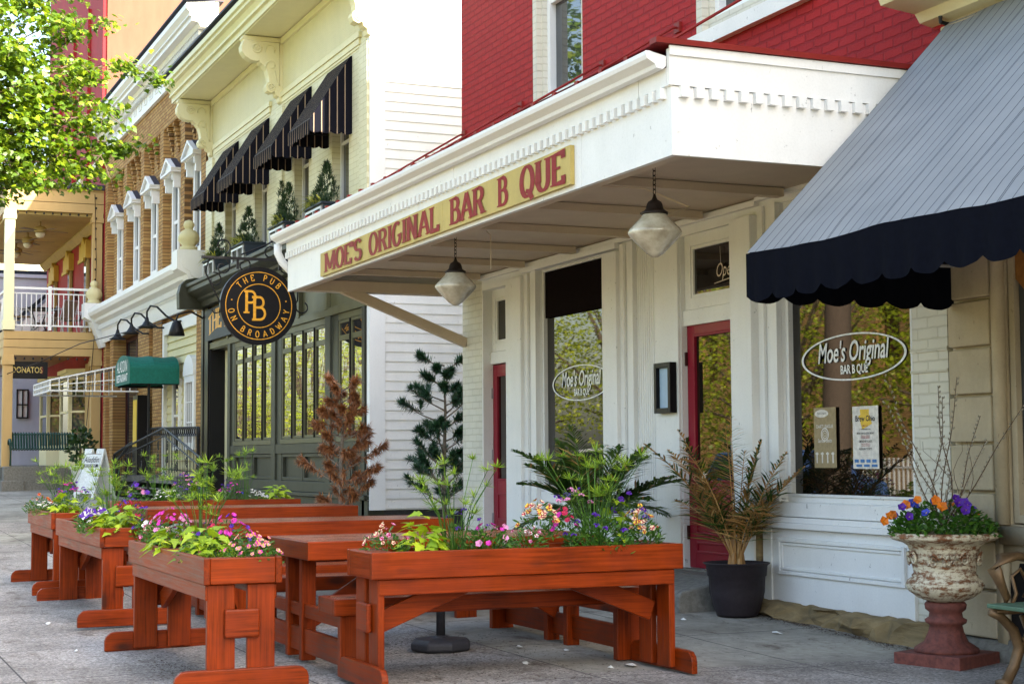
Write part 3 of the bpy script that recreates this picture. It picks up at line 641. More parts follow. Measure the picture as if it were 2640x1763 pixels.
for s_, x_, z_ in (('C', -8.08, 1.62), ('C', -8.08, 1.5), ('con', -8.05, 1.30), ('o', -8.07, 1.02)): text(s_, 'lettering', 'gold' if s_ != 'o' else 'ink', wf, (x_, FY+.05, z_), (1,0,0), (0,0,1), .09, 1, 0)
m = MB(); m.prism([(FY-.0,4.22),(FY-.10,4.24),(FY-.14,4.30),(FY-.42,4.33),(FY-.46,4.42),(FY-.62,4.45),(FY-.66,4.56),(FY-.66,4.64),(FY,4.66)], 'x', -8.93, 10); m.build('cornice', 'cream_light', C2)
m = MB(); m.prism([(-8.30,.12),(-7.2,.12),(-7.2,.62),(-8.18,.62),(-8.2,.56),(-8.30,.54)], 'y', FY-.004, FY-.012); m.build('cellar_grille', 'black_paint', C2)
m = MB(); rock(m, -8.80, -5, FY-.10, FY+.05, -.05, .13, 20, 8, .03, .01); m.build('foundation_stone', 'step_concrete', C2, True)
A = thing('shop_awning', 'large grey awning with fine dark stripes and black scalloped edge, right side', 'awning', (-6.5, 6, 2.3))
AX0, AX1 = -8.72, -2.6; wp, fp = (FY-.03, 4.20), (5.366, 2.566)
m = MB(); nx, nt = 60, 14; vs = []
for i in range(nx+1):
    x = AX0+(AX1-AX0)*i/nx
    for j in range(nt+1):
        t = j/nt; y = wp[0]+(fp[0]-wp[0])*t; z = wp[1]+(fp[1]-wp[1])*t-.03*math.sin(math.pi*t)*abs(math.sin((x-AX0)*2.2))+.006*math.sin(x*9+t*5)
        if j == nt: z -= .02*(.5-.5*math.cos((x-AX0)*4.1))
        vs.append((x, y, z))
m.add(vs, [(i*(nt+1)+j, i*(nt+1)+j+1, (i+1)*(nt+1)+j+1, (i+1)*(nt+1)+j) for i in range(nx) for j in range(nt)]); m.build('canvas', 'awning_grey', A, True)
m = MB(); m.add([(v[0], v[1]+.012, v[2]-.012) for v in vs], [(i*(nt+1)+j, i*(nt+1)+j+1, (i+1)*(nt+1)+j+1, (i+1)*(nt+1)+j) for i in range(nx) for j in range(nt)]); m.build('canvas_underside', 'awning_navy', A, True)
def scallop(mb, p, q, ztop, zbot, n, depth=.045, m=0, per=8, wav=.012):
    p, q = Vector(p), Vector(q); d = (q-p); nrm = Vector((-d.y, d.x)).normalized(); k = n*per; vs = []
    for i in range(k+1):
        t = i/k; f = (i % per)/per; b = abs(math.sin(math.pi*f))**.6*depth; c = p+d*t; zt = ztop(t) if callable(ztop) else ztop
        for j in range(4):
            s = j/3; zb = (zbot(t) if callable(zbot) else zbot)-b; off = nrm*wav*s*math.sin(i*.9+t*17); vs.append((c.x+off.x, c.y+off.y, zt+(zb-zt)*s))
    mb.add(vs, [(i*4+j, i*4+j+1, (i+1)*4+j+1, (i+1)*4+j) for i in range(k) for j in range(3)], m)
m = MB(); scallop(m, (AX0, 5.36), (AX1, 5.36), lambda t: 2.565-.02*(.5-.5*math.cos(t*6.1*4.1)), 2.295, 22); m.build('front_valance', 'awning_navy', A, True)
m = MB(); scallop(m, (AX0-.004, 5.366), (AX0-.004, FY-.04), 2.565, 2.30, 6); m.add([(AX0-.004,5.366,2.55),(AX0-.004,FY-.04,2.55),(AX0-.004,FY-.04,4.17)], [(0,1,2)]); m.build('side_panel', 'awning_navy', A, True)
m = MB()
for x in (AX0+.03, -6.6, -4.5): m.tube([(x,FY-.04,4.15),(x,5.4,2.53)], .012, 6); m.tube([(x,5.4,2.53),(x,FY-.02,2.55)], .012, 6)
m.tube([(AX0+.03,5.39,2.53),(AX1,5.39,2.53)], .012, 6); m.build('awning_frame', 'metal_grey', A)
m = MB(); m.tube([(AX0,FY-.02,4.19),(AX0,FY-.09,4.20),(AX0,FY-.09,4.24)], .015, 6); m.build('bracket', 'iron', A)
# ================================================================ pub
PX0, PX1 = -31.15, -21.15
P = thing('pub_building', 'cream brick pub with deep bracketed cornice above a dark olive wooden shopfront', 'building', (-26, 7, .3))
WX = [(-29.70,-28.88), (-27.50,-26.68), (-24.98,-24.16), (-22.93,-22.11)]
m = MB(); m.wallx(PX0, PX1, 4.7, 8.25, [(a, b, 4.95, 6.9) for a, b in WX], FY, FY+.25)
for (a, b) in ((PX0, -30.62), (-25.95,-25.58), (-21.5, PX1+.0)): m.box(a, b-.001, FY-.045, FY-.001, 4.72, 7.08)
m.build('upper_wall', 'cream_brick', P)
m = MB()
for (a, b) in ((-30.58,-26.37), (-25.8,-21.51)):
    m.box(a, b, FY-.05, FY-.001, 7.22, 7.30); m.box(a+.06, b-.06, FY-.03, FY-.001, 7.13, 7.215); m.box(a+.1, b-.1, FY-.015, FY-.001, 7.09, 7.125)
m.box(PX0, PX1, FY-.05, FY-.001, 8.1, 8.2); m.build('belt_moulding', 'cream_light', P)
m = MB(); m.box(PX0+.2, PX1-.03, FY+.26, 21, 0, 8.85); m.build('rear_block', 'cream_light', P)
m = MB()
for k in range(26):
    z = 7.44+k*.029
    m.box(PX0+.01, PX1-.01, FY-.006-(0), FY-.0005, 7.33+k*.029*1.02, 7.33+k*.029*1.02+.024)
m.build('frieze_boards', 'cream_light', P)
# side wall: lap siding, nail dotted, with wide corner board
m = MB(); z = .62; k = 0
while z < 8.9:
    m.add([(PX1,7.215,z),(PX1,14,z),(PX1+.004,14,z+.134),(PX1+.004,7.215,z+.134),(PX1+.015,7.215,z),(PX1+.015,14,z)], [(5,4,3,2),(4,5,1,0),(0,3,4)], 0)
    z += .134
m.box(PX1-.02, PX1, 7.2, 14, .6, 8.9); m.build('lap_siding', 'white_paint', P)
m = MB(); m.box(PX1-.1, PX1+.03, FY-.012, FY+.212, .60, 8.9); m.build('corner_board', 'white_clean', P)
m = MB(); m.box(PX1-.15, PX1-.02, FY+.05, 14, .1, .6); m.build('foundation', 'asphalt_dark', P)
# cornice
m = MB(); c = 6.33
m.prism([(FY,8.25),(c,8.235),(c,8.33),(c-.05,8.34),(c-.05,8.38),(c-.03,8.40),(c-.075,8.47),(c-.13,8.50),(c-.13,8.55),(c-.17,8.57),(c-.17,8.66),(FY+.2,8.72)], 'x', PX0-.28, PX1+.06)
m.box(PX0-.2, PX1, c+.03, FY-.002, 8.215, 8.234); m.build('cornice', 'cream_light', P, bevel=.004)
m = MB(); m.box(PX0-.30, PX1+.08, c-.20, FY+.3, 8.725, 8.76); m.build('roof_edge', 'slate_cap', P)
BR = [(FY-.0,8.2),(6.33,8.2),(6.31,8.15),(6.34,8.12),(6.30,8.02),(6.31,7.93),(6.37,7.85),(6.46,7.80),(6.56,7.785),(6.60,7.80),(6.62,7.76),(6.66,7.74),(6.72,7.66),(6.755,7.55),(6.765,7.46),(6.73,7.44),(6.71,7.38),(6.735,7.31),(6.80,7.28),(6.86,7.31),(6.88,7.25),(6.93,7.22),(6.94,7.15),(6.995,7.13)]
for bx in (-30.85, -25.77, -21.16):
    m = MB(); m.prism(BR, 'x', bx-.10, bx+.10); b = m.build('cornice_bracket', 'cream_light', P, bevel=.008)
    m = MB()
    def spiral(cy, cz, r0, r1, a0, a1, wd=.012, n=18):
        pts = [(bx+.104, cy+(r0+(r1-r0)*i/n)*math.cos(R_(a0+(a1-a0)*i/n)), cz+(r0+(r1-r0)*i/n)*math.sin(R_(a0+(a1-a0)*i/n))) for i in range(n+1)]; m.tube(pts, wd, 5)
    spiral(6.56, 8.0, .075, .07, 0, 360); spiral(6.56, 8.0, .04, .02, 0, 360); spiral(6.80, 7.72, .10, .03, 200, -120); spiral(6.78, 7.98, .08, .07, 200, -20)
    spiral(6.805, 7.375, .055, .05, 0, 360); spiral(6.805, 7.375, .025, .01, 0, 360)
    m.tube([(bx+.1,6.40,8.12),(bx+.1,6.94,8.12),(bx+.1,6.94,7.4),(bx+.1,6.88,7.5),(bx+.1,6.86,7.65)], .008, 4)
    m.lathe([(.0,0),(.05,.001)], 0, 0, 0, 3); m.build('carved_scroll', 'cream_light', b, True)
for (a, b) in WX:
    m = MB(); m.box(a, b, FY+.19, FY+.24, 4.95, 6.9, 0); m.frame(a+.02, b-.10, 4.97, 6.88, .06, FY+.12, FY+.19, 1); m.box(a+.08, b-.16, FY+.13, FY+.18, 5.92, 5.97, 1)
    m.box(b-.09,b-.001,FY+.1,FY+.24,4.95,6.9,0)
    wf = m.build('upper_window', ['ochre_paint', 'white_clean'], P); m = MB(); m.box(a+.085, b-.165, FY+.155, FY+.165, 5.03, 6.82); m.build('pane', 'glass_plain', wf)
# window awnings and boxes
AW = None
LB = ['black striped window awning farthest left on the pub', 'black striped window awning second from the left on the pub', 'black striped window awning third from the left on the pub', 'black striped window awning at the right end of the pub, nearest the corner']
for k, (a, b) in enumerate([(-29.80,-28.67), (-27.66,-26.535), (-25.13,-24.0), (-23.08,-21.95)]):
    if k == 0:
        w_ = b-a; A = thing('window_awning', LB[0], 'awning', (a, FY, 7.05), 0, 'striped awnings over the upper pub windows'); AW = A
        yf, zf = -.63, -.97
        m = MB(); m.add([(0,-.002,0),(w_,-.002,0),(w_,-.03,-.01),(0,-.03,-.01),(w_,yf,zf),(0,yf,zf)], [(0,1,2,3),(3,2,4,5)])
        scallop(m, (0, yf), (w_, yf), zf, zf-.17, 6, .035, 0, 8, .006); m.build('front_cloth', 'pub_cloth_front', A, local=True)
        m = MB()
        for x in (0, w_): 
            m.add([(x,-.002,0),(x,-.03,-.01),(x,yf,zf),(x,-.002,zf)], [(0,1,2,3)]); scallop(m, (x, -.002), (x, yf), zf, zf-.15, 4, .03, 0, 8, .004)
        m.build('side_cloth', 'pub_cloth_side', A, local=True, each=2)
        m = MB(); m.add([(0.01,-.01,-.02),(w_-.01,-.01,-.02),(w_-.01,yf+.01,zf-.0),(0.01,yf+.01,zf-.0)], [(0,1,2,3)]); m.build('lining', 'awning_navy', A, local=True)
        m = MB()
        for x in (.03, w_-.03): m.tube([(x,-.02,zf+.02),(x,yf+.02,zf+.02)], .012, 5)
        m.tube([(.03,yf+.02,zf+.02),(w_-.03,yf+.02,zf+.02)], .012, 5); m.build('awning_frame', 'iron', A, local=True)
    else: dup(AW, (a, FY, 7.05), None, LB[k])
class Fol:
    """many small leaf-shaped faces gathered in one mesh"""
    def __init__(s): s.mb = MB()
    def poly(s, p, d, n, shape, L, W, m=0):
        d = Vector(d).normalized(); n = Vector(n); a = d.cross(n)
        if a.length < 1e-3: a = d.cross(Vector((.3,.2,1)))
        a.normalize(); up_ = a.cross(d); p = Vector(p)
        s.mb.add([p+d*(x*L)+a*(y*W)+up_*(c*L) for x, y, c in shape], [tuple(range(len(shape)))], m)
    def blade(s, p, q, w, m=0, sag=0):
        p, q = Vector(p), Vector(q); d = q-p; a = d.cross(Vector((0,0,1)))
        if a.length < 1e-4: a = Vector((1,0,0))
        a.normalize(); a = (a+Vector((random.uniform(-.5,.5),)*3)).normalized()*w/2; mid = p+d*.5+Vector((0,0,sag))
        s.mb.add([p-a*.6, p+a*.6, mid+a, mid-a, q], [(0,1,2,3), (3,2,4)], m)
    def build(s, *a, **k): return s.mb.build(*a, **k)
OVAL = [(0,0,0),(.3,.35,.03),(.65,.38,.03),(1,0,-.05),(.65,-.38,.03),(.3,-.35,.03)]
MAPLE = [(0,0,0),(.12,.18,0),(.05,.42,-.04),(.35,.33,0),(.42,.52,-.05),(.58,.26,0),(1,0,-.08),(.58,-.26,0),(.42,-.52,-.05),(.35,-.33,0),(.05,-.42,-.04),(.12,-.18,0)]
LOBE = [(0,0,0),(.05,.3,.02),(.22,.24,.02),(.30,.42,0),(.48,.2,.0),(1,0,-.12),(.48,-.2,0),(.30,-.42,0),(.22,-.24,.02),(.05,-.3,.02)]
def rv(s=1): return Vector((random.gauss(0,s), random.gauss(0,s), random.gauss(0,s)))
def evergreen(fo, x, y, z, h, r, n, m=0):
    for i in range(n):
        t = random.random()**.8; a = random.uniform(0, 6.283); q = r*(1-t)**.8*random.uniform(.4, 1)
        p = Vector((x+q*math.cos(a), y+q*math.sin(a), z+h*t)); d = Vector((math.cos(a)*.5, math.sin(a)*.5, .9)).normalized()
        for k in range(5): fo.blade(p+rv(.01), p+(d+rv(.35)).normalized()*random.uniform(.05,.09), .012, m)
LB = ['far left window box of the pub', 'window box second from the left on the pub', 'window box third from the left on the pub', 'window box on the right end of the pub']
for k, (a, b) in enumerate(WX):
    cx = (a+b)/2; A = thing('window_box', 'dark blue '+LB[k]+', under the awning', 'window box', (cx, 6.8, 4.62), 0, 'dark window boxes on the pub')
    m = MB(); m.prism([(6.66,4.60),(6.98,4.60),(6.98,4.92),(6.60,4.92)], 'x', cx-.44, cx+.44); m.box(cx-.46, cx+.46, 6.575, 6.98, 4.922, 4.95); m.box(cx-.45,cx+.45,6.64,6.985,4.57,4.598); m.build('box', 'box_blue', A)
    m = MB(); m.frame(cx-.40, cx+.40, 4.64, 4.89, .03, 6.585, 6.61); m.box(cx-.01, cx+.01, 6.585, 6.61, 4.67, 4.86); m.build('panel_frame', 'metal_grey', A)
    fo = Fol(); random.seed(60+k)
    evergreen(fo, cx+.12, 6.76, 4.9, .66, .25, 190); evergreen(fo, cx-.16, 6.74, 4.9, .42, .2, 100)
    if k == 2: evergreen(fo, cx-.22, 6.74, 4.93, .72, .12, 60)
    for i in range(60): a_ = random.uniform(0,6.28); p = Vector((cx+random.uniform(-.4,.3), 6.66, 4.97)); fo.blade(p, p+Vector((random.uniform(-.25,.1), -random.uniform(.02,.2), random.uniform(-.12,.16))), .02, 1, .05)
    for i in range(50): p = Vector((cx+random.uniform(-.4,.4), 6.7+random.uniform(-.08,.1), 4.97)); evergreen(fo, p.x, p.y, p.z-.02, .12, .06, 2)
    tag(fo.build('box_plants', ['leaf_evergreen', 'leaf_yellow']), 'dwarf conifers and yellow grass in the '+LB[k], 'plant', 'conifers in the pub window boxes')
# lower cornice and shopfront
m = MB(); m.prism([(FY,4.22),(FY-.12,4.24),(FY-.14,4.33),(FY-.20,4.36),(FY-.22,4.40),(FY-.34,4.46),(FY-.40,4.50),(FY-.40,4.58),(FY-.44,4.60),(FY-.44,4.66),(FY,4.72)], 'x', -31.1, PX1-.005)
m.prism([(6.45,4.20),(FY,4.20),(FY,4.80),(6.75,4.80),(6.58,4.76),(6.48,4.66),(6.44,4.5)], 'x', -31.35, -31.102); m.build('shopfront_cornice', 'olive_trim', P, bevel=.005)
m = MB(); m.box(-31.1, PX1, FY+.02, FY+.3, 3.42, 4.22)                      # backing
m.box(-31.1, PX1-.002, FY-.03, FY+.019, 3.40, 3.52); m.box(-29.3, PX1-.002, FY-.02, FY+.019, 3.95, 4.02)
for x in (-29.3, -26.15, -24.6, -23.1, -21.4): m.box(x-.05, x+.05, FY-.045, FY+.018, 3.50, 4.22)
m.build('panel_band', 'olive_light', P, bevel=.004)
BANK = [(-28.88,-26.26,4), (-25.69,-23.19,4), (-22.61,-21.44,2)]
m = MB()
for (a, b) in ((-29.33,-28.89), (-26.25,-25.70), (-23.18,-22.62), (-21.43,-21.16)):
    m.box(a, a+(b-a)*.45, FY-.03, FY+.15, .5, 3.398); m.box(a+(b-a)*.45, b, FY-.0, FY+.15, .5, 3.398)
m.build('post', 'olive_trim', P, bevel=.005, each=2)
for (a, b, n) in BANK:
    m = MB(); w_ = (b-a)/n; m.box(a+.001, b-.001, FY-.0, FY+.1, 3.30, 3.397); m.box(a+.001, b-.001, FY-.03, FY+.1, 1.545, 1.62)
    for k in range(n):
        m.frame(a+k*w_+.008, a+(k+1)*w_-.008, 1.625, 3.295, .042, FY+.004, FY+.07); m.box(a+k*w_+.05, a+(k+1)*w_-.05, FY+.006, FY+.06, 3.0, 3.08)
    for k in range(1, n): m.box(a+k*w_-.007, a+k*w_+.007, FY-.02, FY+.06, 1.63, 3.29, 1)
    wf = m.build('window_bank', ['olive_light', 'black_paint'], P, bevel=.003)
    m = MB()
    for k in range(n): m.box(a+k*w_+.05, a+(k+1)*w_-.05, FY+.022, FY+.03, 1.665, 3.255)
    m.build('pane', 'glass_pub', wf)
m = MB(); m.box(-29.35, PX1-.003, FY+.05, FY+.2, .3, 1.54); m.box(-29.34, PX1-.004, FY-.02, FY+.049, 1.39, 1.543); m.box(-29.34, PX1-.004, FY-.04, FY+.049, .80, .96); m.box(-29.34,PX1-.004,FY-.09,FY+.04,.74,.795); m.box(-29.34,PX1-.004,FY-.03,FY+.045,.2,.735)
for (a, b, n) in BANK:
    nn = max(2, n//2); w_ = (b-a)/nn
    for k in range(nn): m.frame(a+k*w_+.02, a+(k+1)*w_-.02, .965, 1.385, .05, FY+.0, FY+.048)
m.build('base_panel', 'olive_trim', P, bevel=.004)
m = MB(); m.box(-31.14, -30.80, FY-.06, FY+.3, .3, 4.2); m.box(-30.78,-30.74,FY-.03,FY+1,.3,3.4); m.box(-30.8, -29.35, FY+.9, FY+1, .3, 3.4); m.box(-29.36,-29.34,FY+.01,FY+.9,.3,3.4); m.box(-30.8,-29.35,FY+.0,FY+.9,3.38,3.41)
m.box(-31.30, -31.145, FY-.08, FY+.1, .3, 4.2); m.build('black_doorway', 'black_paint', P)
m = MB(); g_ = 'gold'
for (za, zb) in ((1.0, 3.0), (3.08, 3.32)):
    y0_, y1_ = FY+.15, FY+.75; xx = -29.365
    for q in ((y0_,za,y1_,za+.02), (y0_,zb-.02,y1_,zb), (y0_,za,y0_+.03,zb), (y1_-.03,za,y1_,zb)): m.box(xx, xx-.006, q[0], q[2], q[1], q[3])
    m.frame(-30.5, -29.6, za, zb, .025, FY+.88, FY+.899)
m.build('gold_lining', 'gold', P)
m = MB(); m.box(-30.8, -29.35, FY-.3, FY+1, .2, .55); m.build('threshold', 'step_concrete', P)
# fascia sign board, lettering THE PUB
m = MB(); m.box(-30.98, -26.4, FY-.07, FY-.031, 3.56, 4.16); SB = m.build('fascia_board', 'navy_sign'); tag(SB, 'dark grey fascia board with arched gold THE PUB letters, behind the round sign', 'sign')
def f_(u, v, o): x = -30.75+u*.58; return (x, FY-.073-o, 3.70+v*(.38-.08*abs(u-1)*.5)+.12*math.sin(min(1, u/3)*math.pi*.9)-.06)
m = MB(); letters(m, 'THE PUB', f_, .2, .5, True); m.build('lettering', 'gold', SB)
# round hanging sign
RC = Vector((-24.0, 6.17, 3.61)); RR = .59
RS = thing('round_sign', 'big round black sign with gold rings reading The Pub on Broadway, on iron bracket', 'sign', tuple(RC))
m = MB(); n = 72; m.prism([(RC.y+RR*math.cos(2*math.pi*i/n), RC.z+RR*math.sin(2*math.pi*i/n)) for i in range(n)], 'x', RC.x-.04, RC.x+.04); m.build('disc', 'black_paint', RS, bevel=.006)
for sx, nm in ((1, 'lettering'),):
    m = MB(); fx = RC.x+.043
    for (r, t_) in ((.515, .012), (.335, .012)):
        vs = [(fx, RC.y+q*math.cos(2*math.pi*i/n), RC.z+q*math.sin(2*math.pi*i/n)) for q in (r, r-t_) for i in range(n)]; m.add(vs, [(i, (i+1) % n, n+(i+1) % n, n+i) for i in range(n)])
    def ringtext(s, amid, top, sp=.62, lh=.085):
        wd = sum(FONT[c_][0]+sp for c_ in s)-sp; r0 = .385; R0 = .425; uu = 0
        for ch in s:
            cw = FONT[ch][0]
            for pl in FONT[ch][1]:
                def f2(u, v, o, uu=uu, cw=cw):
                    s_ = (uu+cw/2-wd/2)*lh; dx = (u-cw/2)*lh; a = amid-(s_/R0 if top else -s_/R0)
                    rad = Vector((math.cos(a), math.sin(a))); tan = Vector((math.sin(a), -math.cos(a)))
                    if not top: tan = -tan
                    p_ = rad*(r0 if top else r0+lh)+rad*(v*lh if top else -v*lh)+tan*dx
                    return (fx+o, RC.y+p_.x, RC.z+p_.y)
                ribbon(m, pl, f2, .14, 1, False, .001+random.random()*.001)
            uu += cw+sp
    ringtext('THE PUB', math.pi/2, True, .56, .092); ringtext('ON BROADWAY', -math.pi/2, False, .56, .092)
    for a in (2.95, .19): c_, s_ = math.cos(a)*.425, math.sin(a)*.425; m.box(fx, fx+.004, RC.y+c_-.01, RC.y+c_+.01, RC.z+s_-.01, RC.z+s_+.01)
    def f3(ox, oz, sc): return lambda u, v, o: (fx+.001+o, RC.y+ox+u*sc*.95, RC.z+oz+v*sc)
    ribbon(m, [(.14,0),(.14,1)], f3(-.235,-.115,.34), .13, 1, False, .001); ribbon(m, [(.02,.97),(.34,.97)]+arc(.36,.72,.2,.25,80,-90,8)+[(.14,.47)], f3(-.235,-.115,.34), .1, 1, False, .0015)
    ribbon(m, [(.0,.03),(.28,.03)], f3(-.235,-.115,.34), .08, 1, False, .002)
    ribbon(m, [(.14,0),(.14,1)], f3(-.115,-.22,.36), .13, 1, False, .003); ribbon(m, [(.02,.97),(.34,.97)]+arc(.36,.755,.18,.215,80,-90,8)+[(.14,.54)], f3(-.115,-.22,.36), .1, 1, False, .0035)
    ribbon(m, [(.34,.54)]+arc(.38,.285,.23,.255,90,-90,8)+[(.02,.03)], f3(-.115,-.22,.36), .1, 1, False, .004)
    m.build(nm, 'gold', RS)
def scroll(m, cy, cz, r0, r1, a0, a1, x=RC.x, wd=.012, n=22):
    m.tube([(x, cy+(r0+(r1-r0)*i/n)*math.cos(R_(a0+(a1-a0)*i/n)), cz+(r0+(r1-r0)*i/n)*math.sin(R_(a0+(a1-a0)*i/n))) for i in range(n+1)], wd, 5)
m = MB(); m.box(RC.x-.02, RC.x+.02, 5.30, 7.0, 4.30, 4.34)
for y in (5.85, 6.5): m.box(RC.x-.01, RC.x+.01, y-.02, y+.02, 4.16, 4.30)
m.tube([(RC.x,5.9,4.38),(RC.x,6.3,4.55),(RC.x,6.9,4.95),(RC.x,7.0,5.0)], .014, 5)
scroll(m, 5.62, 4.50, .13, .04, -60, 300); scroll(m, 6.35, 4.42, .13, .05, -60, 300); scroll(m, 5.62, 4.18, .12, .04, 60, -300); scroll(m, 5.95, 4.22, .1, .05, 60, -260); scroll(m, 6.6, 4.2, .1, .04, 120, 480); scroll(m, 5.5, 3.98, .12, .05, 100, -200)
m.tube([(RC.x,5.42,4.3),(RC.x,5.36,4.1),(RC.x,5.48,3.85),(RC.x,5.6,3.62),(RC.x,5.58,3.5),(RC.x,5.5,3.48),(RC.x,5.46,3.54)], .012, 5)
scroll(m, 6.86, 3.62, .12, .07, 130, 420); m.tube([(RC.x,6.8,4.3),(RC.x,6.78,3.7)], .012, 5)
m.build('iron_bracket', 'iron', RS)
# small lamp cluster left of round sign
t_ = thing('wall_lantern', 'small black wall spotlight at the left end of the pub fascia', 'lamp', (-31.2, 6.6, 3.9))
m = MB(); m.tube([(-31.2,6.95,4.02),(-31.2,6.7,4.15),(-31.2,6.45,4.1),(-31.2,6.4,3.95)], .02, 6); m.lathe([(.02,.3),(.08,.26),(.13,.12),(.16,0)], -31.2, 6.42, 3.68, 14); m.build('shade', 'iron', t_, True)

# ================================================================ tan brick building
Q = thing('brick_building', 'tan brick building with tall narrow windows, white bracketed cornices and brick pilasters', 'building', (-37, 7, .4))
QX0, QX1 = -43.3, -31.36
WC = [-41.45, -39.15, -36.95, -34.6, -32.45]
m = MB(); m.wallx(QX0, QX1, 5.0, 9.3, [(c-.36, c+.36, 5.47, 7.3) for c in WC], FY+.16, FY+.4)
edges = [QX0]+[(a+b)/2 for a, b in zip(WC, WC[1:])]+[QX1]
for i, e in enumerate(edges):
    a, b = (e, e+.42) if i == 0 else ((e-.42, e) if i == 5 else (e-.19, e+.19)); m.box(a, b, FY, FY+.159, 5.0, 8.55)
for c in WC:
    for s_ in (-1, 1): m.box(c+s_*.36, c+s_*.50, FY+.10, FY+.159, 5.0, 7.3)
m.box(QX0, QX1, FY, FY+.159, 8.55, 9.3)
for i in range(5):
    a, b = edges[i]+(.42 if i == 0 else .19), edges[i+1]-(.42 if i == 4 else .19); n = 3
    for k in range(n):
        x = a+(b-a)*(k+.5)/n
        for j in range(6): m.box(x-.07, x+.07, FY+.02+j*.022, FY+.1585, 8.47-j*.11, 8.549-j*.11)
m.build('upper_wall', 'tan_brick', Q)
m = MB(); m.box(QX0+.01, QX1-.02, FY+.6, 21, 0, 9.9); m.build('rear_block', 'tan_brick_side', Q)
m = MB(); m.wallx(QX0, QX1, .2, 5.0, [(-41.78,-38.69,.5,4.4), (-35.62,-32.14,.6,4.25)], FY+.1, FY+.4)
for (a, b) in ((-43.3,-42.9),(-42.3,-41.79), (-38.4,-37.03), (-36.6,-35.63), (-32.1,-31.38)): m.box(a, b, FY+.0, FY+.099, .3, 4.4)
m.build('lower_wall', 'tan_brick', Q)
m = MB(); m.box(QX0-.05, QX1, FY-.08, FY+.2, 9.3, 9.42); m.box(QX0, QX1, FY-.04, FY+.2, 9.42, 9.78)
for k in range(18): x = QX0+.35+k*.66; m.frame(x, x+.3, 9.5, 9.72, .03, FY-.055, FY-.041)
for k in range(90): x = QX0+k*.132; m.box(x, x+.06, FY-.14, FY-.041, 9.68, 9.775)
m.prism([(FY+.2,9.78),(FY-.16,9.78),(FY-.2,9.86),(FY-.33,9.88),(FY-.33,9.96),(FY-.38,9.98),(FY-.36,10.04),(FY-.44,10.12),(FY-.44,10.22),(FY+.2,10.3)], 'x', QX0-.3, QX1+.15)
m.build('cornice', 'white_clean', Q); m = MB(); m.box(QX0-.32, QX1+.17, FY-.47, FY+.3, 10.3, 10.325); m.build('roof_edge', 'slate_cap', Q)
for c in WC:
    m = MB(); m.frame(c-.355, c+.355, 5.475, 7.295, .11, FY+.07, FY+.2); m.box(c-.245, c+.245, FY+.10, FY+.18, 6.35, 6.42); wf = m.build('tall_window', 'white_clean', Q)
    m = MB(); m.box(c-.245, c+.245, FY+.13, FY+.14, 5.59, 7.18); m.build('pane', 'glass_plain', wf)
    m = MB(); z = 7.32
    m.prism([(c-.50,z+.04),(c+.50,z+.04),(c+.50,z+.10),(c,z+.36),(c-.50,z+.10)], 'y', FY-.09, FY+.14)
    for s_ in (-1, 1): m.bar((c+s_*.58,FY-.03,z+.12), (c,FY-.03,z+.40), .24, .05); m.box(c+s_*.36, c+s_*.46, FY-.06, FY+.1, z-.26, z+.059); m.box(c+s_*.37,c+s_*.45,FY-.09,FY-.061,z-.10,z+.05)
    m.box(c-.56, c+.56, FY-.15, FY+.1, z+.06, z+.10); h = m.build('window_hood', 'white_clean', Q)
    m = MB()
    for s_ in (-1, 1): m.bar((c+s_*.58,FY+.02,z+.155), (c,FY+.02,z+.435), .13, .015)
    m.build('hood_cap', 'slate_cap', h)
    m = MB(); m.box(c-.4, c+.4, FY+.0, FY+.14, 5.32, 5.46); m.build('brick_sill', 'tan_brick', Q)
m = MB(); m.prism([(FY,4.35),(FY-.05,4.35),(FY-.1,4.62),(FY-.13,4.66),(FY-.13,4.80),(FY-.28,4.88),(FY-.30,4.95),(FY-.42,5.02),(FY-.46,5.10),(FY-.46,5.2),(FY,5.26)], 'x', QX0-.1, QX1+.02)
for k in range(88): x = QX0+.1+k*.132; m.box(x, x+.05, FY-.2, FY-.131, 4.68, 4.80)
for x in (QX0-.2, QX1-.5): m.prism([(FY,4.25),(FY-.1,4.22),(FY-.2,4.5),(FY-.36,4.9),(FY-.55,5.0),(FY-.55,5.38),(FY,5.38)], 'x', x, x+.5)
m.build('lower_cornice', 'white_clean', Q, bevel=.004)
for x in (QX0+.05, QX1-.25):
    m = MB(); m.lathe([(.17,0),(.17,.08),(.12,.1),(.20,.2),(.20,.28),(.15,.38),(.07,.43),(.09,.46),(.11,.52),(.08,.59),(.0,.62)], x, FY-.27, 5.38, 24, rf=lambda t, z: 1+.05*abs(math.sin(4*t)) if .1 < z < .4 else 1)
    m.build('finial', 'cream_stone' if False else 'lemon_paint', Q, True)
for k, x in enumerate((-37.95, -36.2, -34.4)):
    t_ = thing('gooseneck_lamp', ['leftmost', 'middle', 'rightmost'][k]+' of the three black gooseneck lamps under the white cornice of the brick building', 'lamp', (x, 6.5, 4.1), 0, 'black gooseneck lamps')
    m = MB(); m.tube([(x+.9,FY-.02,4.16),(x+.7,FY-.1,4.17),(x+.5,6.75,4.3),(x+.3,6.6,4.5),(x+.12,6.5,4.53),(x,6.45,4.42),(x,6.45,4.28)], .022, 6); m.build('arm', 'iron', t_, True)
    m = MB(); m.lathe([(.03,.22),(.05,.14),(.1,.06),(.2,0),(.19,.0),(.04,.1)], x, 6.45, 4.08, 18); m.build('shade', 'iron', t_, True)
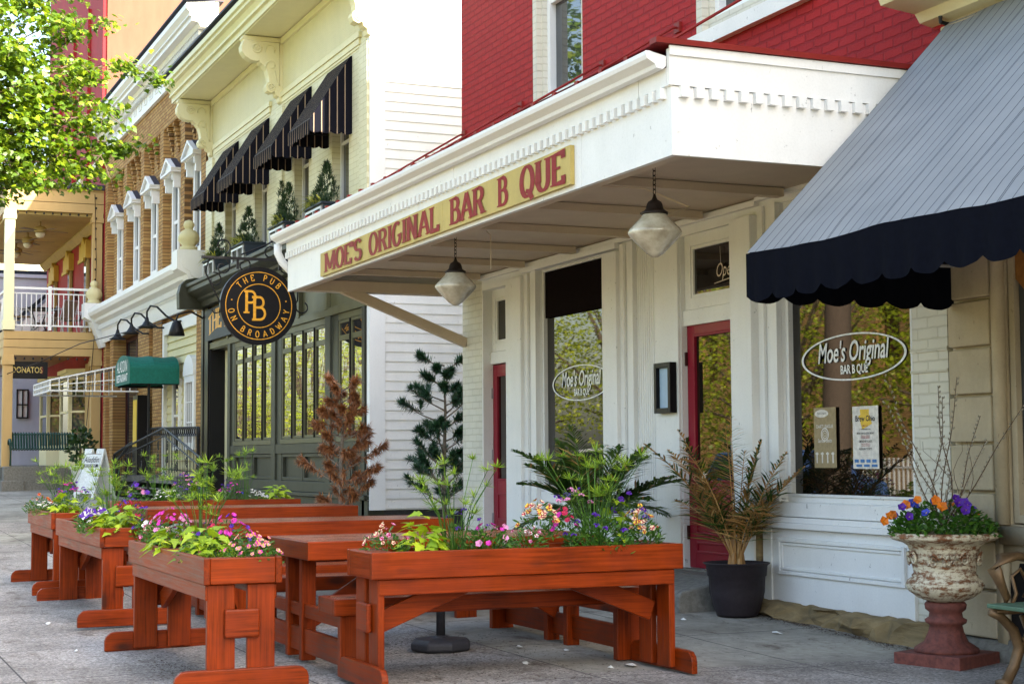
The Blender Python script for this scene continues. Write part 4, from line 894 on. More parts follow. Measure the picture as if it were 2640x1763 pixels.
# recessed entry and bay
m = MB(); m.box(-41.78, -38.69, FY+1.0, FY+1.1, .3, 4.4); m.box(-41.78,-38.69,FY+.4,FY+1,4.3,4.39)
m.frame(-41.7, -40.2, .5, 4.35, .09, FY+.3, FY+.4); m.frame(-40.2, -38.75, .5, 4.35, .09, FY+.3, FY+.4); m.box(-41.7, -38.75, FY+.3, FY+.4, 3.1, 3.2); m.build('entry_frame', 'dark_red_trim', Q)
m = MB(); m.box(-41.6, -40.3, FY+.34, FY+.35, .6, 4.26); m.box(-40.1,-38.85,FY+.34,FY+.35,.6,4.26); m.build('entry_glass', 'glass_plain', Q)
m = MB(); m.box(-35.62, -32.14, FY+.12, FY+.4, .6, 4.25)
z = .6
while z < 4.1: m.add([(-35.5,FY+.119,z+.17),(-32.2,FY+.119,z+.17),(-32.2,FY+.085,z),(-35.5,FY+.085,z)], [(0,1,2,3)]); m.add([(-35.5,FY+.085,z),(-32.2,FY+.085,z),(-32.2,FY+.119,z-.001),(-35.5,FY+.119,z-.001)], [(0,1,2,3)]); z += .17
m.build('yellow_siding', 'lemon_paint', Q)
m = MB(); m.box(-35.62, -35.45, FY+.02, FY+.11, .6, 4.25); m.box(-35.45, -32.14, FY+.02, FY+.12, 4.0, 4.25); m.frame(-34.6, -33.9, 1.5, 3.0, .07, FY+.03, FY+.115); m.box(-34.5,-34.0,FY+.05,FY+.1,2.2,2.25)
m.frame(-33.25, -32.3, 1.5, 3.0, .14, FY+.0, FY+.11); n = 12; ar = [(-32.775+.5*math.cos(math.pi*i/n), 3.0+.42*math.sin(math.pi*i/n)) for i in range(n+1)]; m.prism(ar, 'y', FY-.02, FY+.11)
for k in range(1, 4): m.box(-33.11+k*.167-.012, -33.11+k*.167+.012, FY+.03, FY+.08, 1.64, 2.86)
for k in range(1, 3): m.box(-33.11, -32.44, FY+.025, FY+.085, 1.64+k*.41-.012, 1.64+k*.41+.012)
wf = m.build('bay_window', 'white_clean', Q, bevel=.004); m = MB(); m.box(-34.53, -33.97, FY+.07, FY+.08, 1.57, 2.93); m.box(-33.11,-32.44,FY+.05,FY+.06,1.64,2.86); m.build('pane', 'glass_pub', wf)
# green entrance canopy
t_ = thing('entrance_canopy', 'dark green rounded canvas entrance canopy with white restaurant lettering', 'awning', (-36, 6, 3))
gx0, gx1, gy0, gy1 = -38.5, -32.2, 6.35, 6.98
n = 12; m = MB()
prof = [(-1,0)]+[(-math.cos(math.pi*i/n*.5), .55+.42*math.sin(math.pi*i/n*.5)) for i in range(n+1)]
# barrel running along the wall: section in YZ
sec = [(6.0,2.86),(6.0,3.26)]+[(6.98-.98*math.cos(R_(90*i/10)), 3.26+.38*math.sin(R_(90*i/10))) for i in range(1,11)]+[(6.98,2.86)]
vs = []; NXX = 20
for i in range(NXX+1):
    x = gx0+(gx1-gx0)*i/NXX; dz = -.03*abs(math.sin(i/NXX*math.pi*2)); vs += [(x, y, z+(dz if z > 3.3 else 0)) for y, z in sec]
k = len(sec); m.add(vs, [(i*k+j, (i+1)*k+j, (i+1)*k+j+1, i*k+j+1) for i in range(NXX) for j in range(k-1)]+[tuple(range(k)), tuple(NXX*k+j for j in range(k-1,-1,-1))]); m.build('canvas', 'green_canvas', t_)
# --- replace canopy section: barrel runs out from the wall, lettered end faces the street
for o in kids(t_): bpy.data.objects.remove(o)
gx0, gx1, gy, zb = -35.45, -33.7, 5.98, 2.87
sec = [(gx0,zb),(gx0,zb+.32)]+[((gx0+gx1)/2-(gx1-gx0)/2*math.cos(math.pi*i/14), zb+.32+.30*math.sin(math.pi*i/14)) for i in range(1,14)]+[(gx1,zb+.32),(gx1,zb)]
m = MB(); vs = []; k = len(sec)
for i in range(9):
    y = gy+(FY-.0-gy)*i/8; sg = -.03*abs(math.sin(math.pi*i/4)); vs += [(x, y, z+(sg if z > zb+.33 else 0)) for x, z in sec]
m.add(vs, [(i*k+j, (i+1)*k+j, (i+1)*k+j+1, i*k+j+1) for i in range(8) for j in range(k-1)]+[tuple(range(k))]); t_.location = (-34.6, 6.5, 2.87); ORG[t_.name] = (-34.6, 6.5, 2.87)
m.build('canvas', 'green_canvas', t_)
text('ALADDIN', 'lettering', 'white_vinyl', t_, (-34.58, gy-.006, zb+.27), (1,0,0), (0,0,1), .34, .82, .1); text('RESTAURANT', 'lettering', 'white_vinyl', t_, (-34.58, gy-.006, zb+.07), (1,0,0), (0,0,1), .22, .95, 0, off=.02)
m = MB()
for (x, y) in ((gx0+.05, gy+.05), (gx1-.05, gy+.05)): m.tube([(x,y,zb),(x,FY,zb)], .025, 6)
m.tube([(gx1-.3,gy+.45,zb),(gx1-.3,gy+.45,.6)], .03, 6); m.build('support_frame', 'iron', t_)
# white open pipe canopy
t_ = thing('pipe_canopy', 'white pipe frame canopy with sloping translucent top, left of the green canopy', 'canopy frame', (-40, 6, 3))
a, b, y0, y1 = -40.9, -38.0, 4.96, 6.95; zt0, zt1, zb = 3.12, 3.56, 2.88; m = MB(); r = .02
for x in (a, b):
    m.tube([(x,y0,zt0),(x,y1,zt1)], r, 5); m.tube([(x,y0,zb),(x,y1,zb)], r, 5); m.tube([(x,y0,3.0),(x,y1,3.2)], r*.7, 5); m.tube([(x,y0,zb),(x,y0,zt0)], r, 5)
    for k in range(1, 10): y = y0+(y1-y0)*k/10; m.tube([(x,y,zb),(x,y,zt0+(zt1-zt0)*k/10)], r*.7, 5)
for z in (zb, 3.0, zt0): m.tube([(a,y0,z),(b,y0,z)], r, 5)
for k in range(1, 10): x = a+(b-a)*k/10; m.tube([(x,y0,zb),(x,y0,zt0)], r*.7, 5)
m.build('pipe_frame', 'white_clean', t_); m = MB(); m.add([(a,y0,zt0+.03),(b,y0,zt0+.03),(b,y1,zt1+.03),(a,y1,zt1+.03)], [(0,1,2,3)]); m.build('roof_panel', 'metal_grey', t_)
# entrance steps and railings
m = MB(); g = G(-35, 6.5)
for k in range(4): h = .13*(k+1); m.box(-38.2+k*.3, -31.6-k*.3+1.2, 6.45, 6.99, g-.1+(0 if k == 0 else .13*k), g+h)
tag(m.build('entrance_steps', 'step_concrete'), 'low concrete entrance steps behind the black iron railings', 'steps')
def railing(pts, h, lab, rings, y, nb=.11):
    t = thing('iron_railing', lab, 'railing', (pts[0][0], y, pts[0][1]-h), 0); m = MB(); T = lambda x: next(z0+(z1-z0)*(x-x0)/(x1-x0) for (x0, z0), (x1, z1) in zip(pts, pts[1:]) if x0-1e-6 <= x <= x1+1e-6)
    m.tube([(x, y, z) for x, z in pts], .022, 6); m.tube([(x, y, z-.16) for x, z in pts], .013, 5); m.tube([(x, y, z-h+.08) for x, z in pts], .012, 5)
    m.build('handrail', 'iron', t); m = MB(); x = pts[0][0]+.1
    while x < pts[-1][0]: m.box(x-.0045, x+.0045, y-.004, y+.004, T(x)-h+.02, T(x)-(.16 if rings else .02)); x += nb
    for x, z in (pts[0], pts[-1]): m.box(x-.03, x+.03, y-.03, y+.03, z-h-.1, z)
    m.build('baluster', 'iron', t); m = MB(); x = pts[0][0]+.15
    def sp(cx, cz, r0, r1, a0, a1, wd=.009):
        m.tube([(cx+(r0+(r1-r0)*i/20)*math.cos(R_(a0+(a1-a0)*i/20)), y, cz+(r0+(r1-r0)*i/20)*math.sin(R_(a0+(a1-a0)*i/20))) for i in range(21)], wd, 5)
    if rings:
        while x < pts[-1][0]-.05: sp(x, T(x)-.08, .07, .07, 0, 360); x += .19
    else:
        x = pts[0][0]+.3
        while x < pts[-1][0]-.3:
            for q in (.30, .55): sp(x, T(x)-q, .10, .03, 90, 480); sp(x, T(x)-q+.02, .10, .03, -90, 300)
            x += .9
    x, z = pts[0]; sp(x-.02, z-.17, .17, .05, 90, 540, .016); x, z = pts[-1]; sp(x+.0, z-.12, .12, .04, 90, -400, .016)
    m.build('scrollwork', 'iron', t); return t
railing([(-37.7,1.27),(-36.4,1.6),(-32.3,1.93),(-29.0,1.33)], .95, 'near black wrought iron railing of the entrance steps, sloping down on both sides', False, 6.42, .15)
railing([(-41.0,1.45),(-36.2,2.0),(-31.5,1.93)], .95, 'far black iron railing with a row of rings under its handrail, against yellow siding', True, 6.92, .3)
m = MB(); m.box(-37.3, -36.75, 6.7, 6.98, .5, 2.75); t_ = tag(m.build('menu_stand', 'black_paint'), 'tall black board stand beside the dark red entry, behind the railings', 'menu stand')
m = MB(); m.box(-37.24, -36.81, 6.69, 6.699, 1.6, 2.65); m.build('yellow_panel', 'petal_yellow', t_)
# A-frame sign
t_ = thing('sidewalk_sign', 'white plastic folding sidewalk sign reading Aladdin Restaurant in front of the railings', 'sign', (-36.5, 5.75, G(-36.5,5.75)), R_(28))
for s_ in (-1, 1):
    m = MB(); d = .30
    P_ = lambda x, z: (x, s_*(d*(1-z/1.1)+.02), z)
    def slab(x0, x1, z0, z1, th=.03):
        q = [P_(x0,z0),P_(x1,z0),P_(x1,z1),P_(x0,z1)]; m.add(q+[(v[0],v[1]-s_*th,v[2]) for v in q], [(0,1,2,3),(7,6,5,4),(0,4,5,1),(1,5,6,2),(2,6,7,3),(3,7,4,0)])
    slab(-.31,.31,.22,.98,.025); slab(-.34,-.27,0,1.1,.04); slab(.27,.34,0,1.1,.04); slab(-.269,-.08,.99,1.1); slab(.08,.269,.99,1.1); slab(-.269,.269,.12,.215,.04)
    m.build('panel', 'white_plastic', t_, bevel=.006, local=True)
n_ = Vector((0,-1,0)); P_ = lambda x, z: (x, -(.30*(1-z/1.1)+.027), z)
for s_, zz, sz, mt, xs_ in (('Aladdin', .80, .19, 'ink', .9),):
    o = text(s_, 'lettering', mt, None, P_(0,zz), (1,0,0), (0,.26,1), sz, xs_, .1); o.parent = t_
m = MB(); q = [P_(-.26,.70),P_(.26,.70),P_(.26,.765),P_(-.26,.765)]; m.add([(v[0],v[1]-.001,v[2]) for v in q], [(0,1,2,3)]); m.build('black_band', 'ink', t_, local=True)
o = text('RESTAURANT', 'lettering', 'white_vinyl', None, (0,P_(0,.71)[1]-.003,.713), (1,0,0), (0,.26,1), .06, 1.05, 0, off=.01); o.parent = t_
# white urn with shrub
t_ = thing('white_planter_pot', 'white pedestal planter pot on the pavement left of the folding sign', 'planter', (-39, 5.8, G(-39,5.8)))
m = MB(); g = G(-39, 5.8); m.lathe([(.16,0),(.16,.05),(.08,.1),(.06,.18),(.1,.24),(.17,.34),(.21,.6),(.27,.66),(.26,.68),(.2,.64)], -39, 5.8, g, 24); m.build('pot', 'white_clean', t_, True)
random.seed(5); fo = Fol()
for i in range(520):
    p = Vector((random.uniform(-1,1), random.uniform(-1,1), random.uniform(-1,1)))
    if p.length > 1 or p.length < .35: continue
    q = Vector((-39+p.x*.32, 5.82+p.y*.32, g+1.12+p.z*.42)); fo.poly(q, p+Vector((0,0,.3))+rv(.35), (p+rv(.4)), OVAL, .12, .09)
fo.mb.tube([(-39,5.8,g+.6),(-39,5.8,g+1.1)], .03, 6, 1); tag(fo.build('broadleaf_shrub', ['leaf_dark', 'stem_brown']), 'round dark green broadleaf shrub in the white pedestal pot', 'shrub')
# ================================================================ red and peach building with porch
D = thing('red_building', 'tall red stucco building with peach side wall and a two storey tan porch', 'building', (-48, 7, .6))
m = MB(); m.box(-54.8, -43.45, FY, 24, .3, 17); 
m.build('red_wall', 'red_wall', D); m = MB(); m.box(-43.449, -43.40, FY+.02, 24, 8.6, 17.02); m.build('side_wall', 'peach_stucco', D)
m = MB(); m.box(-43.9, -43.46, FY-.08, FY-.001, 8.7, 17)
for x in (-46.4, -49.2, -52): m.box(x-.3, x+.3, FY-.08, FY-.001, 8.7, 14)
m.build('pilaster', 'red_wall', D, each=1); m = MB()
for x in (-45.0, -47.7, -50.4):
    m.box(x-.6, x+.6, FY-.1, FY-.001, 9.15, 9.33)
m.build('stone_sill', 'cream_light', D, each=1)
# balcony-level windows with yellow hoods
for x in (-46.2, -49.4, -52.6):
    m = MB(); m.box(x-.45, x+.45, FY-.03, FY-.001, 4.9, 6.9); m.box(x+.36, x+.5, FY-.10, FY-.031, 4.8, 6.95); wf = m.build('porch_window', 'ochre_paint', D)
    m = MB(); m.box(x-.33, x+.3, FY-.045, FY-.031, 5.0, 6.8); m.build('pane', 'glass_plain', wf)
    m = MB(); z = 7.0; m.prism([(x-.6,z-.12),(x+.6,z-.12),(x+.6,z+.38),(x+.42,z+.25),(x,z+.52),(x-.42,z+.25),(x-.6,z+.38)], 'y', FY-.15, FY-.001); m.box(x-.5,x+.5,FY-.2,FY-.151,z-.2,z-.1); m.build('window_hood', 'yellow_trim', wf)
m = MB(); m.box(-47.9,-47.7,FY-.12,FY-.001,5.9,6.2); m.build('alarm_box', 'dark_red_trim', D)
# porch
PY0 = 4.5
m = MB()
for (z0, z1) in ((4.02,4.22),(4.225,4.44),(4.445,4.66),(7.80,8.05),(8.055,8.38)):
    m.box(-43.62, -43.5, PY0, FY-.005, z0, z1-.012); m.box(-55, -43.63, PY0, PY0+.1, z0, z1-.012)
m.box(-43.7,-43.48,PY0-.03,FY-.002,8.375,8.42); m.build('porch_beam', 'tan_paint', D)
m = MB(); m.box(-55, -43.63, PY0+.11, FY-.01, 4.5, 4.64); m.box(-55,-43.63,PY0+.11,FY-.01,4.3,4.35); m.build('porch_floor', 'tan_paint', D)
m = MB(); m.box(-55, -43.63, PY0+.11, FY-.01, 7.72, 7.80); m.prism([(FY-.01,7.5),(FY-.05,7.5),(FY-.2,7.68),(FY-.2,7.72),(FY-.01,7.72)], 'x', -55, -43.63); m.build('porch_ceiling', 'ochre_paint', D)
m = MB(); m.box(-55, -43.4, PY0-.1, FY-.0, 8.42, 8.55); m.build('porch_roof', 'slate_cap', D)
for (y, z0, z1) in ((PY0+.12,4.67,7.8),(FY-.16,4.67,7.8),(PY0+.12,.5,4.02),(FY-.16,.5,4.02)):
    for x in (-43.6, -49.2, -54.8):
        if x < -44 and y > 6: continue
        m = MB(); m.box(x-.13, x+.13, y-.12, y+.12, z0, z1); m.box(x-.17, x+.17, y-.16, y+.155, z1-.25, z1-.12); m.box(x-.15,x+.15,y-.14,y+.14,z1-.12,z1-.001); m.box(x-.16,x+.16,y-.15,y+.15,z0,z0+.25); m.build('column', 'tan_paint' if y > 6 or z0 < 1 else 'cream_light', D, bevel=.005)
m = MB(); x = -43.56
for (y0, y1) in ((PY0+.25,5.62),(5.68,FY-.3)):
    m.box(x-.03,x+.03,y0,y1,5.74,5.80); m.box(x-.02,x+.02,y0,y1,5.62,5.65); m.box(x-.02,x+.02,y0,y1,4.78,4.82); k = int((y1-y0)/.115)
    for j in range(k): y = y0+(j+.5)*(y1-y0)/k; m.box(x-.01,x+.01,y-.01,y+.01,4.82,5.62)
m.box(x-.04,x+.04,5.61,5.69,4.68,5.83); m.box(x-.03,x+.03,FY-.34,FY-.29,4.68,5.85)
k = 60
for j in range(k): xx = -54.8+j*.187; m.box(xx-.01,xx+.01,PY0+.10,PY0+.12,4.8,5.62)
m.box(-54.8,-43.7,PY0+.09,PY0+.13,5.74,5.8); m.build('porch_railing', 'white_clean', D)
# ground floor bay windows
for (cx) in (-46.5, -50.9):
    m = MB(); y = FY-.55; hex_ = [(cx-1.3,FY),(cx-.8,y),(cx+.8,y),(cx+1.3,FY)]
    m.prism(hex_, 'z', .7, 1.75); m.prism(hex_, 'z', 3.5, 3.7); m.prism([(cx-1.4,FY),(cx-.85,y-.08),(cx+.85,y-.08),(cx+1.4,FY)], 'z', 3.7, 3.8)
    for (px, py) in hex_[1:3]: m.box(px-.06,px+.06,py,py+.1,1.75,3.5)
    m.box(cx-.8,cx+.8,y,y+.06,2.6,2.66); m.bar((cx+.8,y+.03,2.63),(cx+1.3,FY-.03,2.63),.06,.06); m.bar((cx+1.25,FY-.06,1.75),(cx+1.25,FY-.06,3.5),.1,.1,up=(1,0,0))
    bw = m.build('bay_window', 'cream_light', D); m = MB(); m.prism([(cx-1.24,FY-.02),(cx-.76,y+.04),(cx+.76,y+.04),(cx+1.24,FY-.02)], 'z', 1.76, 3.49); m.build('pane', 'glass_plain', bw)
m = MB(); m.box(-45.05,-44.4,FY-.2,FY-.001,.7,3.9); m.box(-49.0,-48.6,FY-.2,FY-.001,.7,3.9); m.build('wall_pier', 'tan_paint', D, each=1)
m = MB(); m.box(-55, -43.0, 4.5, FY, .2, 1.16); m.box(-55,-42.95,4.45,5.0,.2,.8); m.build('stone_plinth', 'step_concrete', D, bevel=.02)
# fans, furniture, sign, lamp, bench
FANL = ['nearest', 'middle', 'farthest']
for k, (x, y) in enumerate([(-44.9,5.55),(-47.2,5.5),(-49.6,5.45)]):
    t_ = thing('ceiling_fan', FANL[k]+' of the three ceiling fans under the porch ceiling of the red building', 'ceiling fan', (x, y, 7.4), 0, 'ceiling fans on the porch')
    m = MB(); m.lathe([(.1,.16),(.16,.12),(.17,.04),(.12,0),(.03,.01)], x, y, 7.42, 18); m.tube([(x,y,7.5),(x,y,7.71)], .02, 6); m.build('motor', 'ochre_paint', t_, True)
    m = MB(); m.lathe([(.01,-.14),(.09,-.12),(.13,-.05),(.12,0)], x, y, 7.41, 16); m.build('glass_bowl', 'bulb', t_, True)
    for j in range(5):
        a_ = j*1.2566+.4+k; m = MB(); c_, s_ = math.cos(a_), math.sin(a_)
        m.add([(x+c_*.18-s_*w_, y+s_*.18+c_*w_, 7.46+dz) for w_, dz in ((-.04,0),(.04,.01))]+[(x+c_*.72-s_*w_, y+s_*.72+c_*w_, 7.44+dz) for w_, dz in ((.08,.02),(-.08,0))], [(0,1,2,3)]); m.v += [(v[0],v[1],v[2]+.012) for v in m.v]; m.f += [[7,6,5,4],[0,4,5,1],[1,5,6,2],[2,6,7,3],[3,7,4,0]]; m.m += [0]*5; m.build('blade', 'wood_grey', t_)
m = MB(); zf = 4.66
t_ = thing('patio_table', 'dark round patio table on the upper porch', 'table', (-45.3, 5.6, zf)); m.lathe([(.5,.70),(.5,.74)], -45.3, 5.6, zf, 24); m.box(-45.6,-45.0,5.2,6.0,zf+.74,zf+.75); m.build('table_top', 'black_paint', t_)
m = MB()
for a_ in (0.7,2.3,3.8,5.4): m.tube([(-45.3+.4*math.cos(a_),5.6+.4*math.sin(a_),zf),(-45.3+.12*math.cos(a_),5.6+.12*math.sin(a_),zf+.35),(-45.3+.3*math.cos(a_),5.6+.3*math.sin(a_),zf+.7)], .015, 5)
m.build('leg', 'iron', t_, each=1)
CH = None; CL = ['leftmost patio chair on the upper porch, behind the white railing', 'patio chair with woven back left of the dark table on the porch', 'patio chair behind the dark table on the porch', 'patio chair right of the dark table on the porch', 'rightmost patio chair on the porch, beside the red wall']
for k, (x, y, a_) in enumerate([(-45.6,4.85,.3),(-44.4,5.05,-.2),(-46.3,5.9,2.8),(-44.5,6.1,2.2),(-45.2,6.45,2.9)]):
    if k == 0:
        CH = thing('patio_chair', CL[0], 'chair', (x, y, zf), a_, 'patio chairs on the porch')
        m = MB(); m.box(-.22,.22,-.2,.22,.42,.44); m.build('seat', 'mesh_fabric', CH, local=True); m = MB(); m.bar((0,-.2,.45),(0,-.34,.86),.44,.02,up=(0,1,.3)); m.build('backrest', 'mesh_fabric', CH, local=True)
        m = MB()
        for s_ in (-1,1): m.tube([(s_*.26,-.35,.88),(s_*.26,-.2,.42),(s_*.26,-.3,0)], .014, 5); m.tube([(s_*.26,-.27,.64),(s_*.27,.15,.64),(s_*.27,.25,.5),(s_*.25,.26,0)], .014, 5)
        m.tube([(-.26,-.35,.88),(.26,-.35,.88)], .014, 5); m.tube([(-.26,.24,.42),(.26,.24,.42)], .014, 5); m.build('frame', 'metal_grey', CH, local=True)
    else: dup(CH, (x, y, zf), a_, CL[k])
m = MB(); m.box(-43.66, -43.56, 4.62, 5.62, 3.42, 3.86); t_ = tag(m.build('pizza_sign', 'black_paint'), 'black DONATOS sign hanging under the porch beam at the left edge', 'sign')
text('DONATOS', 'lettering', 'sign_yellow', t_, (-43.555, 5.10, 3.57), (0,1,0), (0,0,1), .22, .72, 0, off=.01); text('PIZZA', 'lettering', 'poster_red', t_, (-43.555, 5.50, 3.64), (0,0,1), (0,-1,0), .08, .8, 0)
t_ = thing('wall_light', 'small rectangular wall light on the pale blue grey wall at far left', 'lamp', (-58, 6.6, 3.2)); m = MB(); x = -57.98; m.frame(6.45, 6.85, 2.75, 3.75, .04, 0, 1); m.v = [(x+v[1]*.1, v[0], v[2]) for v in m.v]; m.box(x,x+.1,6.63,6.67,2.8,3.7); m.box(x,x+.1,6.5,6.8,3.2,3.24); m.build('frame', 'iron', t_); m = MB(); m.box(x,x+.05,6.5,6.8,2.8,3.7); m.build('glass', 'white_clean', t_)
t_ = thing('slatted_bench', 'dark green metal slatted bench on the stone plinth below the porch', 'bench', (-43.4, 5.5, 1.16), 0)
m = MB(); n = 24
for k in range(n): y = 4.7+k*(1.65/n); m.tube([(-43.0,y,1.60),(-43.35,y,1.58),(-43.45,y,1.66),(-43.55,y,1.98),(-43.62,y,2.02)], .027, 4)
m.build('slat', 'bench_green', t_); m = MB(); m.tube([(-43.45,4.68,1.60),(-43.45,6.36,1.60)], .02, 6); m.tube([(-43.56,4.68,1.98),(-43.56,6.36,1.98)], .02, 6)
for y in (4.66, 6.38): m.tube([(-43.0,y,1.17),(-43.0,y,1.75),(-43.15,y,1.84),(-43.4,y,1.84),(-43.5,y,1.7),(-43.6,y,1.17)], .03, 6)
m.build('frame', 'bench_green', t_)
# grey blue neighbour with outside stair, and pale far building
E_ = thing('grey_blue_building', 'pale grey blue building with an outside stair, seen through the porch', 'building', (-62, 8, .5))
m = MB(); m.box(-66, -58, 5.0, 16, 0, 7.6); m.box(-66,-57.9,4.9,16,7.6,7.72); m.build('wall', 'grey_blue_wall', E_)
m = MB(); m.bar((-57.8,5.1,5.0),(-57.8,8.4,7.9),.15,.12); m.build('stair_rail', 'box_blue', E_); m = MB(); m.bar((-57.75,5.2,4.5),(-57.75,8.5,7.5),.1,.45); m.bar((-57.8,5.3,4.1),(-57.8,8.6,7.1),.08,.2); m.build('stair_stringer', 'white_clean', E_)
m = MB(); m.box(-66,-57.9,4.85,16,7.72,7.85); m.build('roof_edge', 'box_blue', E_)
F_ = thing('far_building', 'pale sunlit far building with brick parapet beyond the porch at left edge', 'building', (-75, 8, .5)); m = MB(); m.box(-90, -72, 6.2, 20, 0, 12.8); m.build('wall', 'cream_light', F_); m = MB(); m.box(-90,-71.9,6.1,20,12.8,13.7); m.build('parapet', 'far_brick', F_)
m = MB(); m.box(-74, -73.2, 10.2, 11, 13.7, 15.4); m.build('chimney', 'far_stone', F_)
# overhead cable
m = MB(); m.tube([(-44.2,4.3,3.42),(-42,5.2,3.75),(-40,5.9,4.1),(-37.5,6.5,4.2),(-35,6.9,4.25)], .012, 4); tag(m.build('overhead_cable', 'iron'), 'thin black cable sagging from the porch to the white cornice', 'cable')
m = MB(); m.tube([(-43.42,6.75,8.3),(-43.4,6.8,6.5),(-43.42,6.78,4.6),(-43.4,6.6,2.2)], .009, 4)
for k in range(14): z = 8.2-k*.27; m.box(-43.42,-43.38,6.76,6.80,z-.03,z+.02)
for k in range(9): y = 4.8+k*.22; m.lathe([(.0,-.05),(.03,-.03),(.025,0),(.01,.02)], -43.46, y, 7.75, 6)
for k in range(9): y = 4.8+k*.22; m.lathe([(.0,-.05),(.03,-.03),(.025,0),(.01,.02)], -43.46, y, 3.95, 6)
tag(m.build('string_lights', 'cap_dark'), 'string of small bulbs along the porch beams and down its column', 'string lights')
# ================================================================ trees
def crown(fo, c, R, n, seed, shape, L, W, mats=1, gap=.55, flat=.75):
    rnd = random.Random(seed); random.seed(seed); c = Vector(c); cl = []
    nc = max(20, n//42)
    for i in range(nc):
        d = Vector((rnd.gauss(0,1), rnd.gauss(0,1), rnd.gauss(0,1))).normalized(); r = rnd.uniform(gap, 1)**.6
        cl.append((c+Vector((d.x*R[0]*r, d.y*R[1]*r, d.z*R[2]*r)), d))
    for (p, d) in cl:
        s = rnd.uniform(.12, .22)*min(R)
        for k in range(42):
            q = p+Vector((rnd.gauss(0,s), rnd.gauss(0,s), rnd.gauss(0,s*flat)))
            dd = d*.5+Vector((rnd.gauss(0,.6), rnd.gauss(0,.6), -.35+rnd.gauss(0,.3))); nn = Vector((rnd.gauss(0,.45)+SUN_DIR.x*.5, rnd.gauss(0,.45)+SUN_DIR.y*.5, 1)); l = L*rnd.uniform(.7, 1.25)
            fo.poly(q, dd, nn, shape, l, W*l/L)
    return [p for p, d in cl]
# street maple whose branches hang into the upper left
T1 = thing('maple_tree', 'leafy green maple whose sunlit branches hang into the upper left corner', 'tree', (-27.5, -.6, 0))
fo = Fol(); random.seed(11)
limbs = []
def branch(p, q, sag, r0, r1, n=6):
    p, q = Vector(p), Vector(q); pts = [p+(q-p)*(i/n)+Vector((random.uniform(-.06,.06), random.uniform(-.06,.06), sag*math.sin(math.pi*i/n))) for i in range(n+1)]; limbs.append((pts, [r0+(r1-r0)*i/n for i in range(n+1)])); return pts
T0 = (-27.5, -.6, 4.2)
ends = [(-27.2,5.25,7.85),(-26.8,5.0,6.9),(-27,4.95,6.2),(-27.3,4.3,9.0),(-26.6,3.9,8.2),(-27.0,4.2,7.2),(-26.9,3.6,6.6),(-27.2,2.9,9.3),(-26.8,3.0,6.0),(-27.5,3.2,7.7),(-26.7,2.7,8.0),(-27.1,2.4,6.8),(-27.6,4.6,8.3),(-27.2,3.8,6.1),(-27.4,2.5,5.9),(-26.9,4.4,7.7),(-27.3,4.75,6.5),(-27.4,3.4,8.9)]
def spray(pt, n, s):
    for k in range(n):
        q = pt+Vector((random.gauss(0,s), random.gauss(0,s), random.gauss(0,s*.45))); nn = Vector((.35+random.gauss(0,.5), .15+random.gauss(0,.5), 1)); dd = Vector((random.gauss(0,.6), .35+random.gauss(0,.6), -.5+random.gauss(0,.35)))
        fo.poly(q, dd, nn, MAPLE, random.uniform(.075,.135), random.uniform(.085,.14))
for e in ends:
    e = (e[0], e[1]*.87, e[2]+.1); pts = branch(T0, e, .5, .05, .008, 8); pts2 = pts[4:]
    for i, p_ in enumerate(pts2):
        spray(p_, 30, .2)
        for j in range(3):
            d = Vector((random.gauss(0,.5), random.uniform(-.3,.6), random.uniform(-.55,.3))); q = p_+d; limbs.append(([p_, p_+d*.5+Vector((0,0,.05)), q], [.01,.006,.003])); spray(q, 40, .15); spray(p_+d*.5, 16, .12)
for i in range(16):
    q = Vector((-27.2+random.gauss(0,.8), random.uniform(1.0,3.1), random.uniform(6.6,11))); spray(q, 80, .35)
keep = MB(); fo.build('leaf_cluster', 'leaf_maple', T1)
fo = Fol(); crown(fo, (-27.8,-1.2,8.8), (3.6,3.2,3.4), 5200, 3, MAPLE, .16, .17); fo.build('crown', 'leaf_maple', T1)
m = MB(); m.tube([(-27.5,-.6,-.2),(-27.45,-.6,1.5),(-27.6,-.55,3),(-27.5,-.6,4.4),(-27.7,-.8,7)], [.28,.22,.2,.18,.08], 12); m.build('trunk', 'bark', T1, True)
m = MB()
for pts, rs in limbs: m.tube(pts, rs, 5, cap=False)
m.build('branch', 'bark', T1)
# trees across the street and at the kerb: seen only as reflections in the shop glass
def big_tree(x, y, z, R, tz, seed, lab, r=.3, n=9500, lean=0):
    T = thing('shade_tree', lab, 'tree', (x, y, 0), 0, 'trees across the street'); f = Fol(); cl = crown(f, (x+lean, y, z), R, n, seed, OVAL, .12, .12, gap=.2); f.build('crown', 'leaf_tree', T)
    m = MB(); m.tube([(x,y,-.4),(x+.1,y,1.2),(x+lean*.3,y,tz),(x+lean*.7,y,z)], [r*1.25,r,r*.85,r*.3], 10)
    for p_ in cl[::6]: m.tube([(x+lean*.3,y,tz), (Vector((x+lean*.3,y,tz))+p_)/2+Vector((0,0,.3)), p_], [r*.35,r*.18,.03], 5, cap=False)
    m.build('trunk', 'bark', T, True)
spots = [(-33,-13,5.0,(4,3.4,4.4),1.6),(-41,-12,4.6,(4.4,3.4,4.4),1.4),(-50,-12.5,5.4,(4.6,3.6,5.2),1.6),(-60,-11.5,5.0,(5,3.6,5),1.5),(-71,-11,5.6,(5.4,3.8,5.4),1.6),(-83,-10.5,5.4,(5.5,3.8,5.4),1.6),(-97,-10.5,6,(6.5,4,6),2),(-26,-14,5.2,(3.6,3.2,4.6),1.5),(-113,-10,6.5,(8,4,6.5),2)]
for k, (x, y, z, R, tz) in enumerate(spots): big_tree(x, y, z, R, tz, 100+k, 'sunlit green shade tree across the street, seen only as a reflection in the shop glass')
